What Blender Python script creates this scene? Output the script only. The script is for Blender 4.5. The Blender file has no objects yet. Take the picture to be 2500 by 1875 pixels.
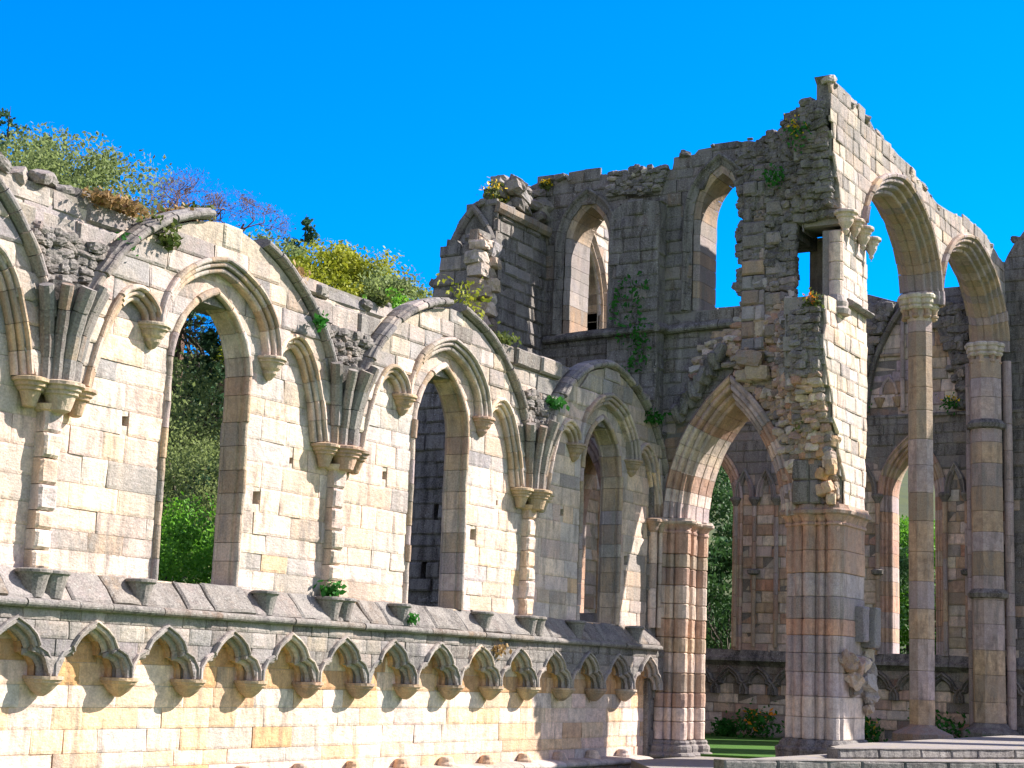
import bpy, math, random
import numpy as np
from mathutils import Vector, Matrix
from mathutils.geometry import tessellate_polygon
R_ = math.radians
random.seed(7); rng = np.random.default_rng(7)
scene = bpy.context.scene
C = scene.collection

# ------------------------------------------------------------------ camera, sky, sun, exposure
cam_d = bpy.data.cameras.new('camera'); cam = bpy.data.objects.new('camera', cam_d); C.objects.link(cam)
YAW, PITCH, ROLL = 0.54638783, 0.17494211, 0.0381353
f_ = Vector((math.cos(YAW)*math.cos(PITCH), math.sin(YAW)*math.cos(PITCH), math.sin(PITCH)))
r_ = Vector((math.sin(YAW), -math.cos(YAW), 0)); u_ = r_.cross(f_)
r2 = r_*math.cos(ROLL)+u_*math.sin(ROLL); u2 = -r_*math.sin(ROLL)+u_*math.cos(ROLL)
cam.matrix_world = Matrix(((r2.x, u2.x, -f_.x, 0), (r2.y, u2.y, -f_.y, -15.15), (r2.z, u2.z, -f_.z, 2.0), (0, 0, 0, 1)))
cam_d.sensor_width = 36; cam_d.lens = 3971.56/2500*36; cam_d.clip_start = .1; cam_d.clip_end = 2000
scene.camera = cam
SUN_EL, T = R_(37.5), 1.1
sx, sy = T/math.hypot(T, 1), -1/math.hypot(T, 1)
sdir = Vector((sx*math.cos(SUN_EL), sy*math.cos(SUN_EL), math.sin(SUN_EL)))
w = bpy.data.worlds.new('World'); scene.world = w; w.use_nodes = True
nt = w.node_tree; nt.nodes.clear()
sky = nt.nodes.new('ShaderNodeTexSky'); sky.sky_type = 'NISHITA'; sky.sun_disc = False
sky.sun_elevation = SUN_EL; sky.sun_rotation = math.atan2(sx, sy); sky.air_density = 1.0; sky.dust_density = .3; sky.ozone_density = 2.5
hs = nt.nodes.new('ShaderNodeHueSaturation'); hs.inputs['Saturation'].default_value = .85; hs.inputs['Hue'].default_value = .53
bg = nt.nodes.new('ShaderNodeBackground'); bg.inputs['Strength'].default_value = .105
wo = nt.nodes.new('ShaderNodeOutputWorld')
# the clear sky opposite the haze is a deep azure, paler towards the sun and the west
tc = nt.nodes.new('ShaderNodeTexCoord'); dp = nt.nodes.new('ShaderNodeVectorMath'); dp.operation = 'DOT_PRODUCT'; dp.inputs[1].default_value = Vector((.80, .54, .26)).normalized()
mr = nt.nodes.new('ShaderNodeMapRange'); mr.interpolation_type = 'SMOOTHSTEP'; mr.inputs[1].default_value = .45; mr.inputs[2].default_value = .82
az = nt.nodes.new('ShaderNodeMix'); az.data_type = 'RGBA'; az.blend_type = 'MULTIPLY'; az.inputs[7].default_value = (.0, .58, 1.28, 1)
nt.links.new(tc.outputs['Generated'], dp.inputs[0]); nt.links.new(dp.outputs['Value'], mr.inputs[0]); nt.links.new(mr.outputs[0], az.inputs[0])
nt.links.new(sky.outputs[0], hs.inputs['Color']); nt.links.new(hs.outputs[0], az.inputs[6]); nt.links.new(az.outputs[2], bg.inputs[0]); nt.links.new(bg.outputs[0], wo.inputs[0])
sl = bpy.data.lights.new('sun', 'SUN'); sl.energy = 5.0; sl.angle = R_(.5); sl.color = (1, .93, .87)
so = bpy.data.objects.new('sun', sl); C.objects.link(so); so.rotation_euler = sdir.to_track_quat('Z', 'Y').to_euler(); so.location = (20, -30, 40)
scene.view_settings.view_transform = 'Standard'; scene.view_settings.look = 'None'
scene.view_settings.exposure = 1.28; scene.view_settings.gamma = 1.0
scene.render.resolution_x = 1024; scene.render.resolution_y = 768
scene.cycles.max_bounces = 6; scene.cycles.diffuse_bounces = 4

# ------------------------------------------------------------------ materials
def mat(name):
    m = bpy.data.materials.new(name); m.use_nodes = True
    n = m.node_tree.nodes; n.clear()
    o = n.new('ShaderNodeOutputMaterial'); b = n.new('ShaderNodeBsdfPrincipled')
    b.inputs['Specular IOR Level'].default_value = .2
    m.node_tree.links.new(b.outputs[0], o.inputs[0])
    return m, n, m.node_tree.links, b
def nmath(n, l, op, a, b=None, clamp=False):
    x = n.new('ShaderNodeMath'); x.operation = op; x.use_clamp = clamp
    for i, v in enumerate((a, b)):
        if v is None: continue
        if isinstance(v, (int, float)): x.inputs[i].default_value = v
        else: l.new(v, x.inputs[i])
    return x.outputs[0]
def nnoise(n, l, vec, scale, detail=4, rough=.55):
    x = n.new('ShaderNodeTexNoise'); x.inputs['Scale'].default_value = scale; x.inputs['Detail'].default_value = detail; x.inputs['Roughness'].default_value = rough
    l.new(vec, x.inputs['Vector']); return x.outputs[0]
def nramp(n, l, f, a, b):
    x = n.new('ShaderNodeMapRange'); x.interpolation_type = 'SMOOTHSTEP'
    x.inputs[1].default_value = a; x.inputs[2].default_value = b; l.new(f, x.inputs[0]); return x.outputs[0]
def nmix(n, l, f, a, b, mode='MIX'):
    x = n.new('ShaderNodeMix'); x.data_type = 'RGBA'; x.blend_type = mode
    for i, v in ((0, f), (6, a), (7, b)):
        if isinstance(v, (int, float)): x.inputs[i].default_value = v
        elif isinstance(v, tuple): x.inputs[i].default_value = v if len(v) == 4 else (*v, 1)
        else: l.new(v, x.inputs[i])
    return x.outputs[2]
def stone_mat(name, bump=.5, lichen=1.0):
    m, n, l, b = mat(name)
    at = n.new('ShaderNodeAttribute'); at.attribute_name = 'tint'
    geo = n.new('ShaderNodeNewGeometry'); pos = geo.outputs['Position']
    mp = n.new('ShaderNodeMapping'); mp.inputs['Scale'].default_value = (1, 1, .22); l.new(pos, mp.inputs['Vector'])
    mp2 = n.new('ShaderNodeMapping'); mp2.inputs['Scale'].default_value = (1, 1, 2.6); l.new(pos, mp2.inputs['Vector'])
    big = nnoise(n, l, pos, 1.1, 5, .6); med = nnoise(n, l, pos, 7, 5, .65); fine = nnoise(n, l, pos, 38, 4, .6)
    streak = nnoise(n, l, mp.outputs[0], 5, 5, .65); bed = nnoise(n, l, mp2.outputs[0], 9, 4, .6)
    v1 = nramp(n, l, big, .3, .7); c = nmix(n, l, v1, (.82, .84, .9), (1.12, 1.06, .98))
    col = nmix(n, l, 1.0, at.outputs['Color'], c, 'MULTIPLY')
    v2 = nramp(n, l, med, .25, .75); col = nmix(n, l, 1.0, col, nmix(n, l, v2, (.72, .70, .68), (1.2, 1.18, 1.12)), 'MULTIPLY')
    v3 = nramp(n, l, fine, .2, .8); col = nmix(n, l, .8, col, nmix(n, l, v3, (.75, .75, .75), (1.18, 1.18, 1.18)), 'MULTIPLY')
    # rusty iron patches of the sandstone
    rust = nmath(n, l, 'MULTIPLY', nramp(n, l, bed, .58, .78), .5); col = nmix(n, l, rust, col, nmix(n, l, 1.0, col, (1.05, .78, .5), 'MULTIPLY'))
    run = nmath(n, l, 'MULTIPLY', nramp(n, l, streak, .46, .66), nramp(n, l, big, .40, .58)); col = nmix(n, l, nmath(n, l, 'MULTIPLY', run, .9), col, nmix(n, l, 1.0, col, (.52, .53, .56), 'MULTIPLY'))
    # weathering crust, driven by the painted-in amount of exposure (alpha of the attribute)
    g = at.outputs['Alpha']
    s = nmath(n, l, 'ADD', nmath(n, l, 'MULTIPLY', streak, .55), nmath(n, l, 'MULTIPLY', med, .45))
    thr = nmath(n, l, 'SUBTRACT', 1.0, g)
    gm = nmath(n, l, 'MULTIPLY', nmath(n, l, 'SUBTRACT', nmath(n, l, 'ADD', s, .26), nmath(n, l, 'MULTIPLY', thr, .8)), 3.2, True)
    gm = nmath(n, l, 'MULTIPLY', gm, .88)
    crust = nmix(n, l, nramp(n, l, nmath(n, l, 'ADD', nmath(n, l, 'MULTIPLY', streak, .6), nmath(n, l, 'MULTIPLY', fine, .4)), .36, .62), (.035, .033, .032), (.24, .22, .195))
    col = nmix(n, l, gm, col, crust)
    vo = n.new('ShaderNodeTexVoronoi'); vo.inputs['Scale'].default_value = 13; l.new(pos, vo.inputs['Vector'])
    dist = nmath(n, l, 'ADD', vo.outputs['Distance'], nmath(n, l, 'MULTIPLY', fine, .35))
    spots = nmath(n, l, 'MULTIPLY', nramp(n, l, dist, .40, .30), nramp(n, l, big, .40, .60))
    sm = nmath(n, l, 'MULTIPLY', spots, nmath(n, l, 'MULTIPLY', g, .75*lichen), True)
    col = nmix(n, l, sm, col, (.5, .5, .46))
    l.new(col, b.inputs['Base Color']); b.inputs['Roughness'].default_value = .92
    h = nmath(n, l, 'ADD', nmath(n, l, 'MULTIPLY', med, .6), nmath(n, l, 'ADD', nmath(n, l, 'MULTIPLY', fine, .22), nmath(n, l, 'MULTIPLY', bed, .5)))
    bu = n.new('ShaderNodeBump'); bu.inputs['Strength'].default_value = bump; bu.inputs['Distance'].default_value = .05
    l.new(h, bu.inputs['Height']); l.new(bu.outputs[0], b.inputs['Normal'])
    return m
STONE = stone_mat('weathered_stone', .55)
CARVED = stone_mat('carved_stone', .4)
RUBBLE = stone_mat('rubble_stone', .8, .6)
def mortar_mat():
    m, n, l, b = mat('lime_mortar')
    at = n.new('ShaderNodeAttribute'); at.attribute_name = 'tint'
    geo = n.new('ShaderNodeNewGeometry'); ns = nnoise(n, l, geo.outputs['Position'], 14, 5)
    col = nmix(n, l, 1.0, at.outputs['Color'], nmix(n, l, ns, (.6, .58, .55), (1.2, 1.2, 1.2)), 'MULTIPLY')
    l.new(col, b.inputs['Base Color']); b.inputs['Roughness'].default_value = 1
    bu = n.new('ShaderNodeBump'); bu.inputs['Strength'].default_value = .8; bu.inputs['Distance'].default_value = .04
    l.new(ns, bu.inputs['Height']); l.new(bu.outputs[0], b.inputs['Normal'])
    return m
MORTAR = mortar_mat()
def leaf_mat(name, a, b_, trans=.35):
    m, n, l, b = mat(name)
    geo = n.new('ShaderNodeNewGeometry')
    oi = geo.outputs['Random Per Island']
    ns = nnoise(n, l, geo.outputs['Position'], .9, 3)
    f = nmath(n, l, 'ADD', nmath(n, l, 'MULTIPLY', oi, .6), nmath(n, l, 'MULTIPLY', nramp(n, l, ns, .3, .7), .4))
    col = nmix(n, l, f, a, b_)
    l.new(col, b.inputs['Base Color']); b.inputs['Roughness'].default_value = .6
    tr = n.new('ShaderNodeBsdfTranslucent'); l.new(col, tr.inputs[0])
    mx = n.new('ShaderNodeMixShader'); mx.inputs[0].default_value = trans
    out = [q for q in n if q.type == 'OUTPUT_MATERIAL'][0]
    l.new(b.outputs[0], mx.inputs[1]); l.new(tr.outputs[0], mx.inputs[2]); l.new(mx.outputs[0], out.inputs[0])
    return m
L_CON = leaf_mat('conifer_needles', (.025, .07, .035), (.09, .18, .08), .35)
L_YEW = leaf_mat('yew_needles', (.02, .065, .02), (.09, .18, .05), .25)
L_SPR = leaf_mat('spring_leaves', (.15, .20, .012), (.42, .42, .04))
L_OLV = leaf_mat('olive_buds', (.12, .17, .05), (.30, .36, .13), .5)
L_BRT = leaf_mat('bright_leaves', (.06, .20, .012), (.22, .48, .04))
L_RED = leaf_mat('reddish_buds', (.14, .10, .08), (.27, .20, .15), .4)
L_FRN = leaf_mat('fern_leaves', (.015, .10, .012), (.05, .22, .03))
L_GRS = leaf_mat('grass_blades', (.05, .09, .015), (.17, .19, .05))
L_DRY = leaf_mat('dry_grass', (.22, .13, .05), (.42, .28, .12))
L_FLW = leaf_mat('yellow_petals', (.75, .45, .01), (.9, .65, .04), .2)
L_ORG = leaf_mat('orange_petals', (.65, .16, .01), (.85, .38, .02), .2)
def bark_mat(name, a, b_):
    m, n, l, b = mat(name); geo = n.new('ShaderNodeNewGeometry')
    mp = n.new('ShaderNodeMapping'); mp.inputs['Scale'].default_value = (1, 1, .2); l.new(geo.outputs['Position'], mp.inputs[0])
    ns = nnoise(n, l, mp.outputs[0], 9, 5); l.new(nmix(n, l, ns, a, b_), b.inputs['Base Color']); b.inputs['Roughness'].default_value = .9
    bu = n.new('ShaderNodeBump'); bu.inputs['Strength'].default_value = .6; l.new(ns, bu.inputs['Height']); l.new(bu.outputs[0], b.inputs['Normal'])
    return m
BARK = bark_mat('tree_bark', (.03, .025, .02), (.13, .11, .085))
TWIG = bark_mat('bare_twigs', (.10, .055, .04), (.24, .15, .12))
def ground_mat(name, a, b_, scale, bump=.5):
    m, n, l, b = mat(name); geo = n.new('ShaderNodeNewGeometry'); p = geo.outputs['Position']
    n1 = nnoise(n, l, p, scale, 6, .7); n2 = nnoise(n, l, p, scale*.08, 4)
    col = nmix(n, l, n1, a, b_); col = nmix(n, l, nramp(n, l, n2, .35, .7), col, nmix(n, l, 1.0, col, (1.25, 1.2, .9), 'MULTIPLY'))
    l.new(col, b.inputs['Base Color']); b.inputs['Roughness'].default_value = 1
    bu = n.new('ShaderNodeBump'); bu.inputs['Strength'].default_value = bump; bu.inputs['Distance'].default_value = .03
    l.new(n1, bu.inputs['Height']); l.new(bu.outputs[0], b.inputs['Normal'])
    return m
M_LAWN = ground_mat('mown_lawn', (.015, .06, .008), (.09, .20, .035), 22, .9)
M_GRAVEL = ground_mat('pale_gravel', (.17, .155, .16), (.34, .31, .31), 60)
M_HILL = ground_mat('woodland_floor', (.03, .05, .015), (.10, .11, .05), 3)

# ------------------------------------------------------------------ mesh collector
class MB:
    def __init__(s): s.v = []; s.f = []; s.c = []; s.n = 0
    def add(s, v, f, col, grime=0.0):
        v = np.asarray(v, float); k = len(v); s.v.append(v); o = s.n
        s.f.extend([tuple(int(i)+o for i in q) for q in f]); s.n += k
        c = np.empty((k, 4)); c[:, :3] = col; c[:, 3] = grime; s.c.append(c)
    def build(s, name, m, parent=None, smooth=False):
        v = np.concatenate(s.v) if s.v else np.zeros((0, 3)); c = np.concatenate(s.c)
        p = np.array(parent_loc(parent)); me = bpy.data.meshes.new(name)
        me.from_pydata((v-p).tolist(), [], s.f)
        a = me.attributes.new('tint', 'FLOAT_COLOR', 'POINT'); a.data.foreach_set('color', np.clip(c, 0, 1).astype(np.float32).ravel())
        me.materials.append(m)
        if smooth: me.polygons.foreach_set('use_smooth', [True]*len(me.polygons))
        me.update(); o = bpy.data.objects.new(name, me); C.objects.link(o)
        if parent: o.parent = parent
        return o
def parent_loc(p):
    t = np.zeros(3)
    while p is not None: t += np.array(p.location); p = p.parent
    return t
def thing(name, label, cat, loc, group=None):
    o = bpy.data.objects.new(name, None); C.objects.link(o); o.location = loc; o.empty_display_size = .2
    o['label'] = label; o['category'] = cat
    if group: o['group'] = group
    return o
def tag(o, label, cat, group=None, kind=None):
    if label: o['label'] = label
    if cat: o['category'] = cat
    if group: o['group'] = group
    if kind: o['kind'] = kind
    return o

# ------------------------------------------------------------------ colours of the stone, by zone
PAL = {
 'cream': [(.64, .55, .45), (.68, .60, .52), (.64, .51, .37), (.68, .56, .51), (.60, .57, .54), (.70, .65, .60)],
 'honey': [(.70, .54, .36), (.72, .61, .48), (.74, .66, .56), (.74, .61, .54), (.77, .71, .64), (.66, .46, .26)],
 'orange': [(.56, .37, .20), (.60, .42, .24), (.54, .34, .18), (.62, .46, .30)],
 'pale':  [(.62, .59, .55), (.56, .54, .51), (.66, .60, .52), (.52, .51, .50), (.64, .55, .44)],
 'grey':  [(.40, .39, .37), (.46, .44, .41), (.34, .33, .32), (.50, .47, .42), (.42, .38, .33)],
 'dark':  [(.27, .25, .23), (.33, .30, .26), (.22, .21, .20), (.38, .33, .27)],
 'rub':   [(.30, .28, .25), (.38, .34, .29), (.22, .21, .20), (.44, .36, .27), (.28, .22, .17)],
 'tan':   [(.48, .38, .26), (.52, .44, .33), (.42, .33, .24), (.46, .34, .26), (.54, .48, .38)],
 'red':   [(.50, .31, .22), (.54, .37, .27), (.46, .32, .26), (.55, .43, .32), (.52, .40, .34)],
 'purp':  [(.46, .39, .38), (.50, .42, .39), (.54, .46, .38), (.46, .40, .41), (.50, .44, .41)],
 'white': [(.66, .63, .55), (.62, .58, .48), (.70, .66, .58), (.60, .57, .50), (.66, .56, .42)],
}
for _k in PAL: PAL[_k] = [tuple(np.array(c)*((1.04, .96, .93) if _k in ('cream', 'honey', 'white', 'tan', 'red', 'orange', 'pale') else (1.0, .955, .99))) for c in PAL[_k]]
def pick2(p, t=.35):
    P = np.array(PAL[p]).mean(0); return P+(pick(p)-P)*t
def pick(p):
    P = np.array(PAL[p]); c = P.mean(0); c = c+(P[random.randrange(len(P))]-c)*(.6 if p in ('cream', 'honey', 'pale', 'white') else .85)
    return c*(1+.05*rng.standard_normal())*(1+.015*rng.standard_normal(3))
def wob(p, s=1.0):
    x, y, z = p[..., 0]*s, p[..., 1]*s, p[..., 2]*s
    return (np.sin(x*3.1+z*1.7+1.3)+np.sin(y*2.7-z*3.9+.4)+np.sin((x+y)*5.3+z*4.4)+.6*np.sin(x*9.7-y*8.1+z*11.3)+.5*np.sin(x*17.3+y*15.1-z*13.7))/4.1

# ------------------------------------------------------------------ planes:  S(y) looks south, W(x) looks west
class Fr:
    def __init__(s, O, U, N): s.O = np.array(O, float); s.U = np.array(U, float); s.V = np.array((0, 0, 1.)); s.N = np.array(N, float); s.flip = np.dot(np.cross(s.U, s.V), s.N) < 0
    def P(s, u, v, d):
        u = np.asarray(u, float)[..., None]; v = np.asarray(v, float)[..., None]; d = np.asarray(d, float)[..., None]
        return s.O+s.U*u+s.V*v+s.N*d
    def q(s, faces): return [tuple(reversed(f)) for f in faces] if s.flip else faces
def S(y): return Fr((0, y, 0), (1, 0, 0), (0, -1, 0))
def W(x): return Fr((x, 0, 0), (0, 1, 0), (-1, 0, 0))
def Nn(y): return Fr((0, y, 0), (-1, 0, 0), (0, 1, 0))
def cross(polys, v):
    r = []
    for p in polys:
        for i in range(len(p)):
            (a, b), (c, d) = p[i-1], p[i]
            if (b <= v) != (d <= v): r.append(a+(c-a)*(v-b)/(d-b))
    return sorted(r)
def core(mb, fr, outer, holes, d0, d1, col, grime=0):
    """a solid slab behind the face stones, with its openings"""
    rings = [outer]+list(holes)
    tri = tessellate_polygon([[Vector((a, b, 0)) for a, b in r] for r in rings])
    pts = np.array([p for r in rings for p in r]); k = len(pts)
    v = np.concatenate([fr.P(pts[:, 0], pts[:, 1], np.full(k, d0)), fr.P(pts[:, 0], pts[:, 1], np.full(k, d1))])
    f = [tuple(t) for t in tri]+[tuple(reversed([i+k for i in t])) for t in tri]
    o = 0
    for r in rings:
        m = len(r)
        for i in range(m): a, b = o+i, o+(i+1) % m; f.append((a, b, b+k, a+k))
        o += m
    mb.add(v, f, col, grime)
def block(mb, fr, q, d, back, col, grime, step, rough, rnd=.014, gfun=None):
    (a0, b0), (a1, b1), (a2, b2), (a3, b3) = q      # bl, br, tr, tl
    wd = max(abs(a1-a0), abs(a2-a3)); ht = b3-b0
    nu = max(3, int(wd/step)+2); nv = max(3, int(ht/step)+2)
    e = min(.22, .035/max(wd, .05)); s = np.concatenate([[0], np.linspace(e, 1-e, nu-2), [1]])
    e = min(.22, .035/max(ht, .05)); t = np.concatenate([[0], np.linspace(e, 1-e, nv-2), [1]])
    s, t = np.meshgrid(s, t)
    u = (a0*(1-s)+a1*s)*(1-t)+(a3*(1-s)+a2*s)*t; v = (b0*(1-s)+b1*s)*(1-t)+(b3*(1-s)+b2*s)*t
    dd = np.full(u.shape, d)+rough*wob(fr.P(u, v, 0*u), 1.6)
    tx, ty = rng.normal(0, .006, 2); dd += tx*(s-.5)+ty*(t-.5)
    bd = np.zeros(u.shape, bool); bd[0] = bd[-1] = True; bd[:, 0] = bd[:, -1] = True
    dd[bd] -= rnd*(1+.8*rng.random(bd.sum()))
    for i, j in ((0, 0), (0, -1), (-1, 0), (-1, -1)): dd[i, j] -= rnd*1.5*rng.random()
    p = fr.P(u, v, dd).reshape(-1, 3); ny, nx = u.shape
    f = [(j*nx+i, j*nx+i+1, (j+1)*nx+i+1, (j+1)*nx+i) for j in range(ny-1) for i in range(nx-1)]
    loop = [i for i in range(nx)]+[j*nx+nx-1 for j in range(1, ny)]+[(ny-1)*nx+i for i in range(nx-2, -1, -1)]+[j*nx for j in range(ny-2, 0, -1)]
    pb = fr.P(u.ravel()[loop], v.ravel()[loop], np.full(len(loop), back)); o = len(p); m = len(loop)
    f += [(loop[(i+1) % m], loop[i], o+i, o+(i+1) % m) for i in range(m)]
    g = grime
    if gfun is not None: g = np.array([gfun(x, y) for x, y in zip(np.concatenate([u.ravel(), u.ravel()[loop]]), np.concatenate([v.ravel(), v.ravel()[loop]]))])+grime
    mb.add(np.concatenate([p, pb]), fr.q(f), col, g)
def masonry(mb, fr, outer, holes=(), course=(.26, .36), length=(.45, 1.0), dvar=.012, gap=.012, pal='cream', grime=.1, back=-.06, step=.16, rough=.012, tilt=0.0, v_start=None, gvar=.08, rnd=.014, skip=0.0):
    """courses of separate blocks cut to an outline with openings. pal / grime may be functions of (u, v)"""
    polys = [outer]+list(holes)
    lo = min(p[1] for p in outer); hi = max(p[1] for p in outer)
    v = lo if v_start is None else v_start
    while v < hi-.02:
        h = random.uniform(*course)
        if hi-v-h < course[0]*.5: h = hi-v
        v0, v1 = max(v+gap/2, lo+1e-4), min(v+h-gap/2, hi-1e-4); vm = (v0+v1)/2; v += h
        if v1 <= v0: continue
        cm, c0, c1 = cross(polys, vm), cross(polys, v0), cross(polys, v1)
        if len(c0) != len(cm): c0 = cm
        if len(c1) != len(cm): c1 = cm
        for k in range(0, len(cm)-1, 2):
            A, B = cm[k], cm[k+1]
            if B-A < .06: continue
            cuts = [A]; x = A+random.uniform(.3, 1)*random.uniform(*length)
            while x < B-.18: cuts.append(x); x += random.uniform(*length)
            cuts.append(B)
            for i in range(len(cuts)-1):
                if skip and random.random() < skip: continue
                a, b = cuts[i]+gap/2, cuts[i+1]-gap/2
                l0, l1 = (c0[k], c1[k]) if i == 0 else (a, a)
                r0, r1 = (c0[k+1], c1[k+1]) if i == len(cuts)-2 else (b, b)
                if r0-l0 < .02 or r1-l1 < .02: continue
                mu = (a+b)/2
                p = pal(mu, vm) if callable(pal) else pal
                g = grime(mu, vm) if callable(grime) else grime
                block(mb, fr, ((l0, v0), (r0, v0), (r1, v1), (l1, v1)), rng.normal(0, dvar), back, pick(p), np.clip(g+rng.normal(0, gvar), 0, 1), step, rough, rnd)
# a rounded lump of stone
def _lump():
    g = np.linspace(-1, 1, 5); vs = {}; F = []
    def idx(p):
        k = tuple(np.round(p, 4)); return vs.setdefault(k, len(vs))
    for ax in range(3):
        for sg in (-1, 1):
            for i in range(4):
                for j in range(4):
                    q = []
                    for a, b in ((i, j), (i+1, j), (i+1, j+1), (i, j+1)):
                        p = [0, 0, 0]; p[ax] = sg; p[(ax+1) % 3] = g[a]; p[(ax+2) % 3] = g[b]; q.append(idx(p))
                    F.append(tuple(q if sg > 0 else reversed(q)))
    V = np.array(list(vs.keys())); n = np.linalg.norm(V, axis=1)[:, None]
    return V*(1-.42)+V/n*.42*1.25, F
LV, LF = _lump()
def lump(mb, c, size, pal, grime, fr=None, rot=.2, amp=.16):
    ph = rng.random(3)*20; v = LV*(1+amp*wob(LV*.9+ph)[:, None])+rng.normal(0, .035, LV.shape)
    v = v*np.array(size)
    a = rng.normal(0, rot, 3)
    for i, j, t in ((0, 1, a[0]), (1, 2, a[1]), (0, 2, a[2])):
        x, y = v[:, i].copy(), v[:, j].copy(); v[:, i] = x*math.cos(t)-y*math.sin(t); v[:, j] = x*math.sin(t)+y*math.cos(t)
    if fr is not None: v = v[:, :1]*fr.U+v[:, 1:2]*fr.V+v[:, 2:]*fr.N
    f = LF
    if fr is not None and fr.flip: f = [tuple(reversed(q)) for q in LF]
    mb.add(v+np.array(c), f, pick(pal), np.clip(grime+rng.normal(0, .12), 0, 1))
def rubble(mb, fr, poly, pal, grime, size=(.17, .1), depth=(-.08, .06), dfun=None):
    """random rubble laid in rough beds inside an outline"""
    lo = min(p[1] for p in poly); hi = max(p[1] for p in poly); v = lo+size[1]*.6
    while v < hi:
        h = size[1]*random.uniform(.7, 1.35)
        cr = cross([poly], min(v, hi-.01))
        for k in range(0, len(cr)-1, 2):
            u = cr[k]
            while u < cr[k+1]:
                wd = size[0]*random.uniform(.55, 1.7)
                uu = u+wd/2; vv = v+random.uniform(-.3, .3)*h; d = random.uniform(*depth)
                if dfun: d += dfun(uu, vv)
                p = pal(uu, vv) if callable(pal) else pal; g = grime(uu, vv) if callable(grime) else grime
                lump(mb, fr.P(uu, vv, d), (wd*.6, h*.66, random.uniform(.1, .16)), p, g, fr, .14)
                u += wd*.95
        v += h*.95
def top_stones(mb, fr, line, n_per_m, d_range, size, pal, grime):
    for (a, b), (c, d) in zip(line[:-1], line[1:]):
        L = math.hypot(c-a, d-b)
        for _ in range(max(1, int(L*n_per_m))):
            t = random.random(); s = random.uniform(.5, 1.3)
            lump(mb, fr.P(a+(c-a)*t, b+(d-b)*t-.03+random.uniform(-.07, .05), random.uniform(*d_range)), (size*s*random.uniform(.9, 1.6), size*s*.62, size*s), pal, grime, fr, .3)

# ------------------------------------------------------------------ arches and mouldings
def arch(cx, z0, w, h, n=12, k=1.2):
    """two-centred pointed arch from the left springing over the apex to the right"""
    k = max(k, h/w) if h > w else k
    hp = k*w; Rr = (w*w+hp*hp)/(2*w); c = -w+Rr; a1 = math.atan2(hp, -c) if c else math.pi/2
    pts = []
    for i in range(n+1):
        a = math.pi+(a1-math.pi)*i/n
        pts.append((c+Rr*math.cos(a), Rr*math.sin(a)*h/hp))
    pts[0] = (-w, 0); pts[-1] = (0, h)
    return [(cx+x, z0+z) for x, z in pts]+[(cx-x, z0+z) for x, z in reversed(pts[:-1])]
def smooth(pts, n=5):
    P = [np.array(p, float) for p in pts]; P = [2*P[0]-P[1]]+P+[2*P[-1]-P[-2]]; r = []
    for i in range(1, len(P)-2):
        for j in range(n):
            t = j/n; a, b, c, d = P[i-1:i+3]
            r.append(.5*((2*b)+(-a+c)*t+(2*a-5*b+4*c-d)*t*t+(-a+3*b-3*c+d)*t**3))
    r.append(P[-2]); return [tuple(p) for p in r]
def roll(n, d, r, a0, a1, k=5): return [(n+r*math.cos(R_(a0+(a1-a0)*i/k)), d+r*math.sin(R_(a0+(a1-a0)*i/k))) for i in range(k+1)]
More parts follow.
